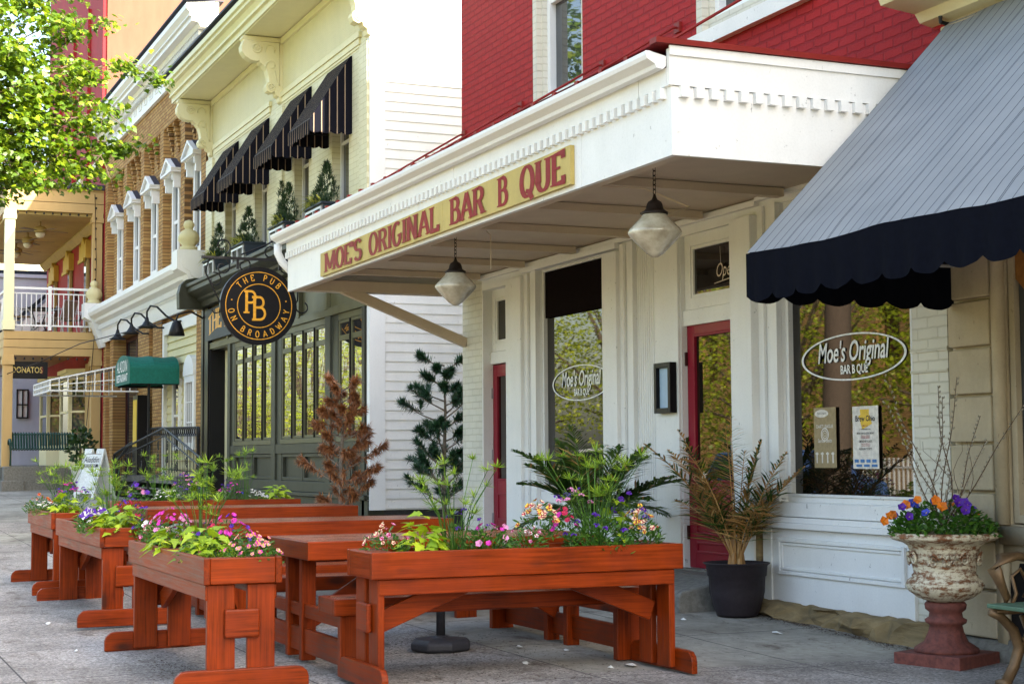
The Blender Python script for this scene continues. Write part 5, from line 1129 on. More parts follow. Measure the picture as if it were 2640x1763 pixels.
big_tree(-22.2, -1.1, 10.2, (3.4,2.6,3.2), 4.5, 140, 'big kerbside tree whose trunk is reflected in the big window', .24, 3000, .9)
# red brick house across the street
H_ = thing('street_building', 'brick building across the street, seen only as a reflection in the shop glass', 'building', (-60, -22, 0)); m = MB(); m.wallx(-64, -38, 0, 9, [(-62+k*3.2, -60.6+k*3.2, 4.5, 6.8) for k in range(7)], -22, -21.6); m.build('wall', 'tan_brick', H_)
m = MB(); m.box(-64,-38,-30,-22.01,0,9); m.build('body', 'dark_red_trim', H_)
# white picket-style fence across the street
FN = thing('metal_fence', 'pale metal picket fence across the street, seen only as a reflection', 'fence', (-30, -9.3, 0)); m = MB()
for k in range(70): x = -36+k*.18; m.box(x-.02,x+.02,-9.32,-9.28,-.1,1.25)
m.box(-36,-23.4,-9.33,-9.27,1.0,1.05); m.box(-36,-23.4,-9.33,-9.27,.1,.15); m.build('pickets', 'white_clean', FN)
# parked cars at the kerb, seen as reflections
def car(x, y, rz, body, lab):
    T = thing('parked_car', lab, 'car', (x, y, G(x,0)-.17), rz)
    m = MB(); side = [(-2.1,.35),(-2.15,.7),(-2.0,.86),(-1.2,.92),(-.75,1.38),(.75,1.42),(1.35,.98),(2.0,.88),(2.12,.6),(2.1,.32)]
    m.prism(side, 'y', -.85, .85); m.build('body', body, T, bevel=.05, local=True); m = MB(); m.prism([(-1.08,.95),(-.7,1.32),(.7,1.36),(1.2,.99)], 'y', -.86, .86); m.build('window', 'glass_plain', T, local=True)
    for wx in (-1.3, 1.35):
        for wy in (-.78, .62): m = MB(); m.prism([(wx+.33*math.cos(i*.3927), .33+.33*math.sin(i*.3927)) for i in range(16)], 'y', wy-.04, wy+.22); m.build('wheel', 'tyre', T, local=True)
car(-30.5, -1.6, 0, 'white_clean', 'white parked car at the kerb, seen only as a reflection in the shop glass'); car(-24.6, -1.6, 0, 'car_blue', 'blue parked car at the kerb, seen only as a reflection in the shop glass')
# ================================================================ planters
def planter(L, loc, rz, label):
    T = thing('wooden_planter', label, 'planter', loc, rz, 'stained wooden planters round the tables')
    h, W = .75, .45
    def part(nm, mt, f, bv=.006): m = MB(); f(m); return m.build(nm, mt, T, bevel=bv, local=True)
    part('side_board', 'wood_x', lambda m: m.box(0, L, 0, .038, h-.15, h)); part('side_board', 'wood_x', lambda m: m.box(0, L, W-.038, W, h-.15, h))
    part('end_board', 'wood_y', lambda m: m.box(.003, .04, .0385, W-.0385, h-.148, h-.002)); part('end_board', 'wood_y', lambda m: m.box(L-.04, L-.003, .0385, W-.0385, h-.148, h-.002))
    part('apron', 'wood_x', lambda m: m.box(.05, L-.05, .02, .055, h-.24, h-.152)); part('apron', 'wood_x', lambda m: m.box(.05, L-.05, W-.055, W-.02, h-.24, h-.152))
    part('cap_board', 'wood_y', lambda m: m.box(.041, .16, .039, W-.039, h-.02, h-.004)); part('cap_board', 'wood_y', lambda m: m.box(L-.16, L-.041, .039, W-.039, h-.02, h-.004)); part('cap_board', 'wood_y', lambda m: m.box(L/2-.07, L/2+.07, .039, W-.039, h-.022, h-.006))
    for s in (0, 1):
        X = lambda x: x if s == 0 else L-x
        for (a, b) in ((.03, .19), (W-.19, W-.03)): part('leg', 'wood_z', lambda m: m.box(X(.045), X(.085), a, b, .02, h-.152))
        ft = [(-.16,.0),(W+.16,.0),(W+.16,.07),(W+.15,.10),(W+.12,.125),(W+.08,.13),(-.08,.13),(-.12,.125),(-.15,.10),(-.16,.07)]
        part('foot', 'wood_y', lambda m: m.prism(ft, 'x', X(.005), X(.044)))
        part('cleat', 'wood_y', lambda m: m.prism([(W/2-.10,.30),(W/2+.10,.30),(W/2+.10,.46),(W/2-.10,.46)], 'x', X(.012), X(.0445)), .01)
        part('brace', 'wood_x', lambda m: m.bar((X(.10), W/2, .34), (X(.66), W/2, h-.19), .04, .12))
    part('soil', 'soil', lambda m: m.box(.041, L-.041, .039, W-.039, h-.14, h-.05), 0)
    return T, h-.05
# plants -----------------------------------------------------------
def papyrus(x, y, z, n, H, seed, lab, spread=.55):
    n = int(n*.75); random.seed(seed); fo = Fol()
    for i in range(n):
        a = random.uniform(0, 6.283); s = random.random()**.7*spread; h = H*random.uniform(.45, 1)*(1-.25*s); b = Vector((x+.04*math.cos(a), y+.04*math.sin(a), z)); e = Vector((x+s*h*1.1*math.cos(a), y+s*h*1.1*math.sin(a), z+h)); mid = (b+e)/2+Vector((-.05*s*math.cos(a), -.05*s*math.sin(a), .04))
        fo.mb.tube([b, mid, e], [.0032,.0026,.002], 4, 1, cap=False); k = random.randint(20, 30); r = random.uniform(.05, .095)
        for j in range(k):
            d = Vector((random.gauss(0,1), random.gauss(0,1), random.uniform(-.15,1.1))).normalized(); fo.blade(e, e+d*r, .0062, 0, -.003 if d.z > 0 else 0)
    for i in range(n*2):
        a = random.uniform(0, 6.283); q = random.uniform(.05,.22); fo.blade((x, y, z), (x+q*math.cos(a), y+q*math.sin(a), z+random.uniform(.08,.3)), .004, 1, .02)
    tag(fo.build('papyrus_clump', ['leaf_papyrus', 'leaf_herb']), lab, 'plant', 'papyrus clumps in the planters')
def lime(x, y, z, n, r, seed, lab, h=.16, off=(0,0)):
    random.seed(seed); fo = Fol()
    for i in range(n):
        a = random.uniform(0, 6.283); q = r*random.random()**.6; p = Vector((x+q*math.cos(a), y+q*math.sin(a)*.75, z+h*(1-(q/r)**2)*random.uniform(.5,1.2)+.02)); d = Vector((math.cos(a)+off[0], math.sin(a)+off[1], -.25+random.gauss(0,.35)))
        fo.poly(p, d, Vector((random.gauss(0,.35), random.gauss(0,.35), 1)), LOBE, random.uniform(.07,.12), random.uniform(.07,.11))
    for i in range(n//4): a = random.uniform(0,6.28); fo.mb.tube([(x,y,z),(x+r*.6*math.cos(a),y+r*.5*math.sin(a),z+h*.6)], .003, 3, 0, cap=False)
    tag(fo.build('sweet_potato_vine', 'leaf_lime'), lab, 'plant', 'lime green vines in the planters')
def bloom(mb, p, n, r, m, mc=None, star=False):
    n = Vector(n).normalized(); a = n.cross(Vector((.2,.3,1))); a.normalize(); b = n.cross(a); p = Vector(p); ph = random.uniform(0, 6); vs = [p-n*r*.35]; k = 10
    for i in range(k): q = r*(1 if i % 2 == 0 else .80)*random.uniform(.92,1.05); vs.append(p+(a*math.cos(ph+i*2*math.pi/k)+b*math.sin(ph+i*2*math.pi/k))*q+n*r*.1)
    for i in range(k): mb.add([vs[0], vs[1+i], vs[1+(i+1) % k]], [(0,1,2)], mc if (star and mc is not None and i//2*2 % 4 == 0 and i % 2) else m)
    if mc is not None:
        vs2 = [p-n*r*.34]+[p+(a*math.cos(ph+i*2*math.pi/5)+b*math.sin(ph+i*2*math.pi/5))*r*(.62 if star else .3)-n*r*.08 for i in range(5)]
        for i in range(5): mb.add([vs2[0], p+(vs2[1+i]-p)+n*.002, (vs2[1+i]+vs2[1+(i+1)%5])/2*.35+p*.65-n*r*.15+n*.003], [(0,1,2)], mc)
def herb(fo, x, y, z, r, h, n, L=.035, m=0, W=.014):
    for i in range(n):
        a = random.uniform(0, 6.283); q = r*random.random()**.5; hh = h*(1-.5*(q/r)**2)*random.uniform(.2,1.1); p = Vector((x+q*math.cos(a), y+q*math.sin(a)*.8, z+hh)); fo.poly(p, (math.cos(a)+random.gauss(0,.6), math.sin(a)+random.gauss(0,.6), .6+random.gauss(0,.5)), rv(1), OVAL, L*random.uniform(.7,1.4), W*random.uniform(.7,1.3), m)
def flowers(x, y, z, r, h, nb, br, mats, seed, lab, mc=None, star=False, nl=260, clus=1, name='flower_clump'):
    """leafy clump (thing) with its blooms (part)"""
    random.seed(seed); fo = Fol(); herb(fo, x, y, z-.02, r, h, nl); f2 = Fol(); nm = len(mats)
    nb = int(nb*1.45); br *= .84
    for i in range(nb):
        a = random.uniform(0, 6.283); q = r*1.05*random.random()**.55; c = Vector((x+q*math.cos(a), y+q*math.sin(a)*.8, z+h*(1.12-.55*(q/r)**2)*random.uniform(.8,1.12))); mi = random.randrange(nm)
        nrm = Vector((math.cos(a)*.7+.45, math.sin(a)*.7-.35, .75))
        if clus > 1:
            fo.mb.tube([(c.x*.7+x*.3, c.y*.7+y*.3, z), c], .0015, 3, 0, cap=False)
            for k in range(clus): d = rv(1).normalized(); d.z = abs(d.z)*.8; bloom(f2.mb, c+d*br*1.6, d+Vector((.2,-.1,.4)), br*.72, mi)
        else: bloom(f2.mb, c, nrm, br*random.uniform(.8,1.2), mi, nm if mc else None, star)
    T = tag(fo.build(name, 'leaf_herb'), lab, 'plant', 'flower clumps in the planters'); f2.build('blooms', list(mats)+([mc] if mc else []), T); return T
PL = {}
def put(L, x, y, rz, lab):
    cx, cy = x+math.cos(rz)*L/2, y+math.sin(rz)*L/2; g = G(cx, cy); T, hz = planter(L, (x, y, g), rz, lab); return g+hz
# front planter (nearest, street side): near end X=-9.07, far X=-11.45
z1 = put(2.35, -11.42, 2.03, 0, 'front wooden planter nearest the camera on the street side, bright pink and lime plants')
z2 = put(2.45, -15.2, 2.05, 0, 'middle wooden planter of the street side row, with big violet petunias and lime vine')
z3 = put(1.75, -17.25, 2.05, 0, 'farthest wooden planter of the street side row, orange and white flowers at its left end')
z4 = put(2.0, -17.25, 2.92, R_(90), 'rear wooden planter across the far end of the tables, with white and violet flowers')
z5 = put(1.95, -8.55, 2.84, R_(90), 'long front wooden planter seen side on at the right, striped calibrachoa and palms behind')
# plants: front planter
papyrus(-10.35, 2.30, z1, 26, .62, 1, 'tall papyrus clump rising in the front planter among pink flowers')
lime(-9.75, 2.17, z1, 46, .17, 2, 'lime green vine in the middle of the front planter', .17); lime(-10.45, 2.12, z1, 40, .17, 3, 'lime green vine left of the papyrus in the front planter', .18, (0,-.3)); lime(-9.45, 2.20, z1, 30, .12, 31, 'low lime green vine nearest the near end board of the front planter', .12)
flowers(-10.9, 2.22, z1+.01, .2, .22, 26, .021, ['petal_pink','petal_magenta'], 4, 'pink and magenta flowers at the far left end of the front planter')
flowers(-11.2, 2.18, z1+.0, .16, .16, 18, .018, ['petal_cream','petal_pink'], 5, 'cream and pink striped flowers spilling over the far left corner of the front planter', 'petal_crimson', True)
flowers(-10.0, 2.30, z1, .2, .2, 14, .02, ['petal_crimson','petal_purple'], 6, 'crimson and violet flowers in the middle of the front planter')
flowers(-9.9, 2.38, z1+.03, .16, .2, 12, .022, ['petal_magenta','petal_purple'], 7, 'magenta flowers on the table side of the front planter, right of the papyrus')
flowers(-9.28, 2.36, z1-.02, .2, .17, 30, .016, ['petal_pink','petal_magenta'], 8, 'small pink and yellow striped flowers at the near right corner of the front planter', 'petal_yellow', True, 500)
flowers(-9.75, 2.25, z1-.01, .26, .1, 4, .016, ['petal_magenta'], 9, 'low feathery greenery along the middle of the front planter', None, False, 620)
# middle planter
papyrus(-13.9, 2.32, z2, 34, .62, 11, 'tall papyrus clump in the middle planter, in front of the folding sign')
lime(-12.98, 2.22, z2, 95, .24, 12, 'broad lime green vine covering the near end of the middle planter', .17, (.2,-.4)); lime(-14.6, 2.28, z2, 34, .15, 13, 'upright lime green vine beside the papyrus of the middle planter', .26)
flowers(-13.5, 2.10, z2+.02, .15, .16, 7, .055, ['petal_purple'], 14, 'large violet petunias hanging over the side of the middle planter', 'petal_white', True)
flowers(-12.75, 2.42, z2-.02, .15, .12, 8, .022, ['petal_white','petal_purple'], 15, 'white and violet flowers at the near right corner of the middle planter', None, False, 330)
flowers(-13.3, 2.08, z2-.01, .14, .10, 12, .008, ['petal_white'], 16, 'small white alyssum under the petunias of the middle planter', None, False, 160, 9)
flowers(-13.4, 2.38, z2+.02, .2, .2, 10, .02, ['petal_purple','petal_crimson'], 17, 'dark violet flowers on the table side of the middle planter', None, False, 200, 5)
# far planter
papyrus(-16.5, 2.28, z3, 30, .62, 21, 'airy papyrus clump in the farthest street side planter, left of the white pot')
lime(-15.75, 2.2, z3, 50, .19, 22, 'lime green vine at the near end of the farthest planter', .18)
flowers(-16.85, 2.12, z3, .2, .17, 20, .02, ['petal_orange','petal_cream'], 23, 'orange and cream flowers spilling over the left end of the farthest planter', 'petal_crimson', True, 300)
flowers(-16.3, 2.12, z3, .16, .13, 14, .009, ['petal_white'], 24, 'white alyssum on the street side of the farthest planter', None, False, 150, 9)
flowers(-16.25, 2.34, z3+.04, .22, .25, 18, .014, ['petal_purple','petal_magenta'], 25, 'violet and magenta verbena behind the alyssum of the farthest planter', None, False, 200, 7)
# rear planter
X4 = -17.47
flowers(X4, 3.2, z4, .16, .22, 10, .035, ['petal_pink','petal_purple'], 41, 'pale pink and violet flowers at the left end of the rear planter', None, False, 200)
flowers(X4, 3.5, z4, .17, .15, 22, .011, ['petal_white'], 42, 'white alyssum in the left half of the rear planter', None, False, 160, 9)
flowers(X4, 3.72, z4+.04, .17, .28, 14, .016, ['petal_pink','petal_purple'], 43, 'pink and violet verbena between the papyrus clumps of the rear planter', None, False, 180, 7)
papyrus(X4, 3.42, z4, 22, .62, 44, 'left papyrus clump of the rear planter, in front of the railings'); papyrus(X4, 4.35, z4, 16, .62, 45, 'right papyrus clump of the rear planter, in front of the pub doorway')
lime(X4, 3.85, z4, 55, .22, 46, 'lime green vine in the middle of the rear planter', .3); papyrus(X4+.1, 3.9, z4, 20, .55, 47, 'middle papyrus clump of the rear planter')
flowers(X4, 4.2, z4+.03, .15, .2, 14, .015, ['petal_magenta','petal_purple','petal_blue'], 48, 'magenta and violet flowers right of the middle of the rear planter', None, False, 160, 7)
flowers(X4, 4.48, z4-.01, .17, .14, 16, .012, ['petal_white'], 49, 'white alyssum in the right half of the rear planter', None, False, 160, 9); lime(X4, 4.72, z4, 50, .18, 50, 'lime green vine at the right end of the rear planter', .18)
# right planter
X5 = -8.78
lime(X5, 3.22, z5, 60, .15, 51, 'lime green vine at the left end of the long front planter', .20)
flowers(X5-.05, 3.02, z5+.01, .15, .16, 20, .019, ['petal_pink','petal_cream'], 52, 'yellow and crimson striped flowers at the left end of the long front planter', 'petal_crimson', True, 160)
papyrus(X5-.02, 3.42, z5, 26, .60, 53, 'papyrus clump in the left half of the long front planter')
flowers(X5, 3.62, z5-.01, .2, .18, 10, .024, ['petal_pink','petal_magenta'], 54, 'pink flowers right of the left papyrus in the long front planter', None, False, 500)
flowers(X5-.05, 3.5, z5+.05, .16, .2, 6, .012, ['petal_purple'], 55, 'violet verbena among the left papyrus of the long front planter', None, False, 60, 7)
flowers(X5+.02, 3.86, z5, .15, .14, 12, .018, ['petal_white','petal_pink'], 56, 'white and pink flowers at the centre of the long front planter', 'petal_crimson', True, 260)
flowers(X5-.06, 3.98, z5+.08, .16, .2, 22, .022, ['petal_yellow','petal_cream'], 57, 'yellow and crimson striped flowers above the centre board of the long front planter', 'petal_crimson', True, 120)
flowers(X5-.05, 4.12, z5+.07, .12, .17, 12, .022, ['petal_magenta','petal_crimson'], 58, 'magenta flowers right of the centre of the long front planter', None, False, 120)
papyrus(X5-.05, 4.33, z5, 40, .66, 59, 'tallest papyrus clump in the right half of the long front planter'); flowers(X5, 4.35, z5-.01, .25, .22, 9, .014, ['petal_purple'], 60, 'violet verbena above feathery greenery in the right half of the long front planter', None, False, 760, 8)
flowers(X5-.1, 4.22, z5+.16, .14, .2, 10, .014, ['petal_purple','petal_pink'], 61, 'tall violet and pink verbena behind the tallest papyrus', None, False, 60, 8); lime(X5-.08, 4.50, z5+.08, 18, .12, 62, 'sparse lime green vine right of the tallest papyrus in the long front planter', .2)
flowers(X5, 4.62, z5+.0, .16, .22, 26, .021, ['petal_cream','petal_yellow'], 63, 'yellow and crimson striped flowers spilling over the right end of the long front planter', 'petal_crimson', True, 420)
flowers(X5-.04, 4.55, z5+.1, .16, .2, 8, .014, ['petal_purple'], 64, 'violet verbena above the right end of the long front planter', None, False, 60, 8)
# ================================================================ picnic tables
def table(x, y, label):
    T = thing('picnic_table', label, 'picnic table', (x, y, G(x, y+1)), R_(90), 'stained wooden picnic tables')
    L, W, h = 2.03, .94, .755
    def part(nm, mt, f, bv=.006): m = MB(); f(m); return m.build(nm, mt, T, bevel=bv, local=True)
    def top(m):
        for k in range(6): w_ = (W-.08)/6; m.box(.04, L-.04, -W/2+.04+k*w_+.004, -W/2+.04+(k+1)*w_-.004, h-.035, h)
        for s in (-1, 1): m.box(0, L, s*W/2, s*(W/2-.038), h-.115, h+.001, 1)
    part('tabletop', ['wood_top', 'wood_x'], top)
    part('end_board', 'wood_y', lambda m: (m.box(.001, .038, -W/2+.039, W/2-.039, h-.115, h+.0005), m.box(L-.038, L-.001, -W/2+.039, W/2-.039, h-.115, h+.0005)))
    for s in (-1, 1):
        yc = s*.92
        def seat(m):
            for k in range(2): m.box(.04, L-.04, yc-.13+k*.132, yc-.002+k*.132, .415, .45)
            m.box(-.02, L+.02, yc-.165, yc-.131, .355, .452, 1); m.box(-.02, L+.02, yc+.131, yc+.165, .355, .452, 1); m.box(-.018, .02, yc-.130, yc+.130, .356, .451, 2); m.box(L-.02, L+.018, yc-.130, yc+.130, .356, .451, 2)
        part('bench_seat', ['wood_top', 'wood_x', 'wood_y'], seat)
        for e in (0, 1):
            X = (lambda v: v) if e == 0 else (lambda v: L-v)
            part('bench_leg', 'wood_z', lambda m: m.box(X(.03), X(.20), yc+s*.065, yc+s*.125, 0, .354))
    for e in (0, 1):
        X = (lambda v: v) if e == 0 else (lambda v: L-v)
        for yc in (-.16, .16): part('table_leg', 'wood_z', lambda m: m.box(X(.045), X(.14), yc-.02, yc+.045, 0, h-.116))
        part('rail', 'wood_y', lambda m: m.box(X(.062), X(.10), -.984, .984, .05, .20)); part('rail', 'wood_y', lambda m: m.box(X(.062), X(.10), -.984, .984, .27, .353))
        part('brace', 'wood_x', lambda m: m.bar((X(.13), 0, .22), (X(.78), 0, h-.13), .038, .11))
    return T
table(-10.2, 2.82, 'nearest picnic table, behind the long front planter and over the parasol base')
table(-13.0, 2.84, 'middle picnic table, between the nearest table and the farthest one')
table(-15.6, 2.86, 'farthest picnic table, just in front of the rear planter')
t_ = thing('parasol_base', 'black plastic parasol base with short steel pole under the nearest table', 'parasol base', (-10.15, 3.85, G(-10.15,3.85))); g = G(-10.15, 3.85)
m = MB(); m.lathe([(.185,0),(.21,.015),(.21,.055),(.18,.078),(.06,.085),(.045,.10)], -10.15, 3.85, g, 8, rf=lambda t, z: 1); m.build('weight', 'base_plastic', t_, bevel=.012)
m = MB(); m.lathe([(.03,.10),(.03,.62)], -10.15, 3.85, g, 14); m.tube([(-10.15,3.85,g+.5),(-10.10,3.80,g+.5)], .012, 6); m.build('pole', 'base_plastic', t_, True)
# ================================================================ palms, pot, pines
def frond(fo, p, a, up_, L, droop, mleaf, mst, nl=34, ll=.26, w=.013, dead=0):
    p = Vector(p); d = Vector((math.cos(a)*math.cos(up_), math.sin(a)*math.cos(up_), math.sin(up_))); pts = []; q = p.copy(); n = 14
    for i in range(n+1): pts.append(q.copy()); d = (d+Vector((0,0,-droop/n))).normalized(); q = q+d*L/n
    fo.mb.tube(pts, [.007*(1-.8*i/n)+.001 for i in range(n+1)], 4, mst, cap=False)
    for i in range(nl):
        t = .22+.78*i/nl; f = t*n; j = min(n-1, int(f)); c = pts[j].lerp(pts[j+1], f-j); dd = (pts[j+1]-pts[j]).normalized(); side = dd.cross(Vector((0,0,1)))
        if side.length < .1: side = Vector((1,0,0))
        side.normalize(); u = side.cross(dd); l = ll*math.sin(math.pi*min(1, .25+.75*t))**.6*random.uniform(.8,1.1)*(1.15-t*.4)
        for s in (-1, 1):
            e = c+(dd*.62+side*s*.8+u*random.uniform(.0,.3)-Vector((0,0,.12+dead*random.uniform(0,.75)))).normalized()*l; m_ = mleaf if random.random() > dead else mst+1 if dead else mleaf
            fo.blade(c, e, w, m_, .02-dead*.02)
def palm(x, y, z, n, L, seed, lab, name, mats, dead, ups, ll=.26, w=.013):
    random.seed(seed); fo = Fol()
    for i in range(n): a = i*2.4+random.uniform(-.3,.3); frond(fo, (x+.02*math.cos(a), y+.02*math.sin(a), z), a, random.uniform(*ups), L*random.uniform(.7,1.05), random.uniform(.7,1.4), 0, 1, 34, ll, w, dead)
    for i in range(6): a = i*1.05; fo.mb.tube([(x+.05*math.cos(a),y+.05*math.sin(a),z-.02),(x+.03*math.cos(a),y+.03*math.sin(a),z+.18),(x+.05*math.cos(a),y+.05*math.sin(a),z+.4)], [.022,.014,.007], 6, 1, cap=False)
    tag(fo.build(name, mats), lab, 'plant')
palm(-12.5, 6.1, .72, 22, 1.0, 71, 'green palm with arching fronds standing below the restaurant window behind the long front planter', 'green_palm', ['leaf_palm', 'leaf_herb', 'leaf_straw'], .06, (.5, 1.4), .32, .022)
def pot(x, y, z, R, H, lab):
    T = thing('plastic_pot', lab, 'pot', (x, y, z)); m = MB()
    m.lathe([(R*.62,0),(R*.64,.02),(R*.70,.05),(R*.83,H*.45),(R*.86,H*.74),(R*.90,H*.76),(R*.93,H*.95),(R*1.0,H*.985),(R*1.03,H),(R*.96,H+.004),(R*.9,H*.97),(R*.85,H*.8)], x, y, z, 64, rf=lambda t, q: 1+(.018*math.cos(22*t) if .05 < q < H*.74 else (.006*math.cos(30*t) if q > H*.7 else 0)))
    m.build('pot_body', 'pot_plastic', T, True); m = MB(); m.lathe([(.001,H*.9),(R*.86,H*.9),(R*.86,H*.905),(.001,H*.92)], x, y, z, 24); m.build('soil', 'soil', T)
gx, gy = -10.98, 6.62; gz = G(gx, gy)
pot(gx, gy, gz, .255, .405, 'dark ribbed plastic pot holding the dying palm beside the red door')
pot(-12.5, 6.1, G(-12.5,6.1), .24, .38, 'dark plastic pot of the green palm, hidden behind the long front planter')
palm(gx, gy, gz+.40, 20, 1.15, 76, 'half dead palm with drooping tan and green fronds in the dark ribbed pot', 'dying_palm', ['leaf_palm', 'leaf_straw', 'leaf_straw'], .50, (.95, 1.5), .30, .017)
def pine(x, y, z, H, R, seed, mat, lab, name, droop, nb=34, dens=1):
    T = thing(name, lab, 'conifer', (x, y, z)); random.seed(seed); m = MB(); tp = [(x,y,z-.1),(x+.03,y-.02,z+H*.35),(x-.02,y+.02,z+H*.7),(x,y,z+H*.97)]; m.tube(tp, [.035,.028,.018,.006], 8)
    fo = Fol()
    for i in range(nb):
        t = (i+.5)/nb; h = z+H*(.06+.94*t); a = i*2.399+random.uniform(-.4,.4); L = R*(1-t*.62)*random.uniform(.3,1.25); rise = .5+random.uniform(-.2,.3); p = Vector((x, y, h)); e = p+Vector((math.cos(a)*L, math.sin(a)*L, L*rise)); mid = (p+e)/2-Vector((0,0,.05*L))
        m.tube([p, mid, e], [.012,.008,.004], 5, cap=False)
        tips = [(mid, e)]
        for k in range(3): b = p.lerp(e, random.uniform(.35,.8)); tips.append((b, b+Vector((math.cos(a+random.uniform(-1.2,1.2))*L*.35, math.sin(a+random.uniform(-1.2,1.2))*L*.35, L*.2)))); m.tube(tips[-1], [.005,.003], 4, cap=False)
        for (b, q) in tips:
            dd = (q-b).normalized()
            for k in range(int(62*dens)):
                s = b.lerp(q, random.random()**.6 if k % 3 else 1.0); n_ = rv(1).normalized(); d = (dd*.75+n_*.7+Vector((0,0,-droop))).normalized(); fo.blade(s, s+d*random.uniform(.07,.12), .0115, 0)
    m.build('trunk', 'grey_twig', T); fo.build('needles', mat, T)
pine(-19.3, 6.02, .50, 1.70, .66, 81, 'needle_brown', 'dead brown conifer with drooping needles in front of the pub windows', 'dead_conifer', .6, 34, 1.5)
pine(-19.3, 7.38, .45, 2.05, .80, 82, 'needle_green', 'small green pine tree against the white siding left of the brick pier', 'small_pine', .1, 34, 2.0)
m = MB()
for k in range(16): m.box(-19.9+k*.075, -19.83+k*.075, 6.70, 6.74, .2, .52+.02*(k % 3))
tag(m.build('wood_edging', 'wood_grey'), 'low weathered wooden edging boards round the foot of the small pine', 'edging')
m = MB(); m.box(-19.9, -18.7, 6.75, 8.2, .2, .42); tag(m.build('planting_bed', 'soil'), kind='structure')
# ================================================================ rusty urn with pansies
ux, uy = -8.40, 6.58; uz = G(ux, uy)
U = thing('iron_urn', 'large rusty white cast iron urn on a square red brown base, full of pansies', 'urn', (ux, uy, uz), R_(20))
m = MB(); m.box(-.235,.235,-.235,.235,0,.085); m.build('square_base', 'rust', U, bevel=.008, local=True)
m = MB(); m.lathe([(.20,.086),(.19,.11),(.13,.15),(.105,.21),(.10,.25),(.125,.265),(.13,.285),(.105,.30),(.10,.33),(.125,.35),(.13,.38),(.12,.395)], 0, 0, 0, 48, rf=lambda t, z: 1+(.05*abs(math.sin(8*t)) if .1 < z < .24 else 0)); m.build('pedestal', 'rust', U, True, local=True)
m = MB(); m.lathe([(.10,.396),(.16,.42),(.215,.46),(.235,.50),(.23,.53),(.20,.55),(.205,.56),(.19,.575),(.195,.60),(.215,.72),(.225,.745),(.25,.765),(.32,.785),(.335,.80),(.33,.825),(.31,.83),(.28,.81),(.24,.78)], 0, 0, 0, 72, rf=lambda t, z: 1+(.035*abs(math.sin(13*t)) if .40 < z < .525 else 0)+(.012*math.cos(36*t) if .75 < z < .78 else 0)); m.build('bowl', 'urn_paint', U, True, local=True)
m = MB()
for j in range(4):
    a0 = j*1.5708
    def rel(u, v, a0=a0): a = a0+u; r = .212+.012*(v-.6)*8*.1+(v-.60)*.16; return (r*math.cos(a), r*math.sin(a), v)
    for (cu, cv, r0, s) in ((.25,.66,.17,1), (-.45,.67,.15,-1)):
        m.tube([rel(cu+s*(r0*(1-i/26))*math.cos(i*.5), cv+.045*(1-i/26)*math.sin(i*.5)) for i in range(24)], [.010-.0002*i for i in range(24)], 5)
        m.tube([rel(cu+s*.17+s*i*.05, cv+.03*math.sin(i*.9)) for i in range(7)], .007, 5)
        for k in range(3): m.tube([rel(cu+s*(.2+k*.08), cv), rel(cu+s*(.23+k*.08), cv+.03*(-1)**k), rel(cu+s*(.27+k*.08), cv+.04*(-1)**k)], [.007,.009,.002], 5)
m.build('scroll_relief', 'urn_paint', U, True, local=True)
random.seed(91); fo = Fol()
for i in range(1500):
    a = random.uniform(0,6.283); q = .325*random.random()**.5; p = Vector((ux+q*math.cos(a), uy+q*math.sin(a), uz+.80+.20*(1-(q/.38)**2)*random.uniform(.1,1.15))); fo.poly(p, (math.cos(a)+random.gauss(0,.6), math.sin(a)+random.gauss(0,.6), .5+random.gauss(0,.5)), Vector((random.gauss(0,.6), random.gauss(0,.6), 1)), OVAL, random.uniform(.025,.05), random.uniform(.02,.034), 0)
PN = tag(fo.build('pansy_plants', 'leaf_herb'), 'green pansy foliage filling the rusty urn', 'plant')
f2 = Fol()
for i, c in enumerate([0,0,1,0,0,1,1,2,0,1,1,2,0,1,0,0,1,2,1,0,0,1,0,0,2,0,1,0,0,1]):
    a = random.uniform(1.6,6.4); q = random.uniform(.08,.39); p = Vector((ux+q*math.cos(a), uy+q*math.sin(a), uz+.86+.18*(1-(q/.4)**2)+.02)); bloom(f2.mb, p, (.75+random.gauss(0,.3), -.5+random.gauss(0,.3), .35), random.uniform(.025,.036), c, 3)
f2.build('blooms', ['petal_purple', 'petal_orange', 'petal_blue', 'petal_yellow'], PN)
fo = Fol(); m = fo.mb
def twig(pts, r=.005, cat=True):
    pts = [Vector(p) for p in pts]; m.tube(pts, [r*(1-.6*i/(len(pts)-1)) for i in range(len(pts))], 5, 0, cap=False)
    if cat:
        for a, b in zip(pts, pts[1:]):
            for k in range(3): c = a.lerp(b, (k+.5)/3); d = (b-a).normalized(); s = random.choice((-1,1)); e = c+d*.018+Vector((s*.008, s*.010, .002)); m.tube([c, (c+e)/2+Vector((0,s*.004,0)), e], [.003,.0065,.002], 5, 1)
for (dx, dy, h, bend) in ((-.32,-.22,.98,.06),(-.22,-.25,.80,-.04),(-.14,.05,.90,.10),(.0,.06,.34,.0),(.02,.14,.95,-.05),(.08,.22,.70,.06),(.18,.20,.55,.02),(.30,.42,.80,.04),(.1,-.02,.82,-.1),(-.26,-.1,.55,.05)):
    n = 9; twig([(ux+dx*(i/n)+bend*math.sin(i/n*3), uy+.0+dy*(i/n)+bend*.4*math.sin(i*.8), uz+.86+h*i/n) for i in range(n+1)])
for k in range(4): twig([(ux+.05*k-.1+.04*math.sin(i*1.3+k), uy+.06*k+.05*math.cos(i*1.1+k*2), uz+.86+.06*i) for i in range(10)], .0028, False)
tag(fo.build('willow_twigs', ['stem_brown', 'catkin']), 'tall bare pussy willow twigs standing in the rusty urn', 'twigs')
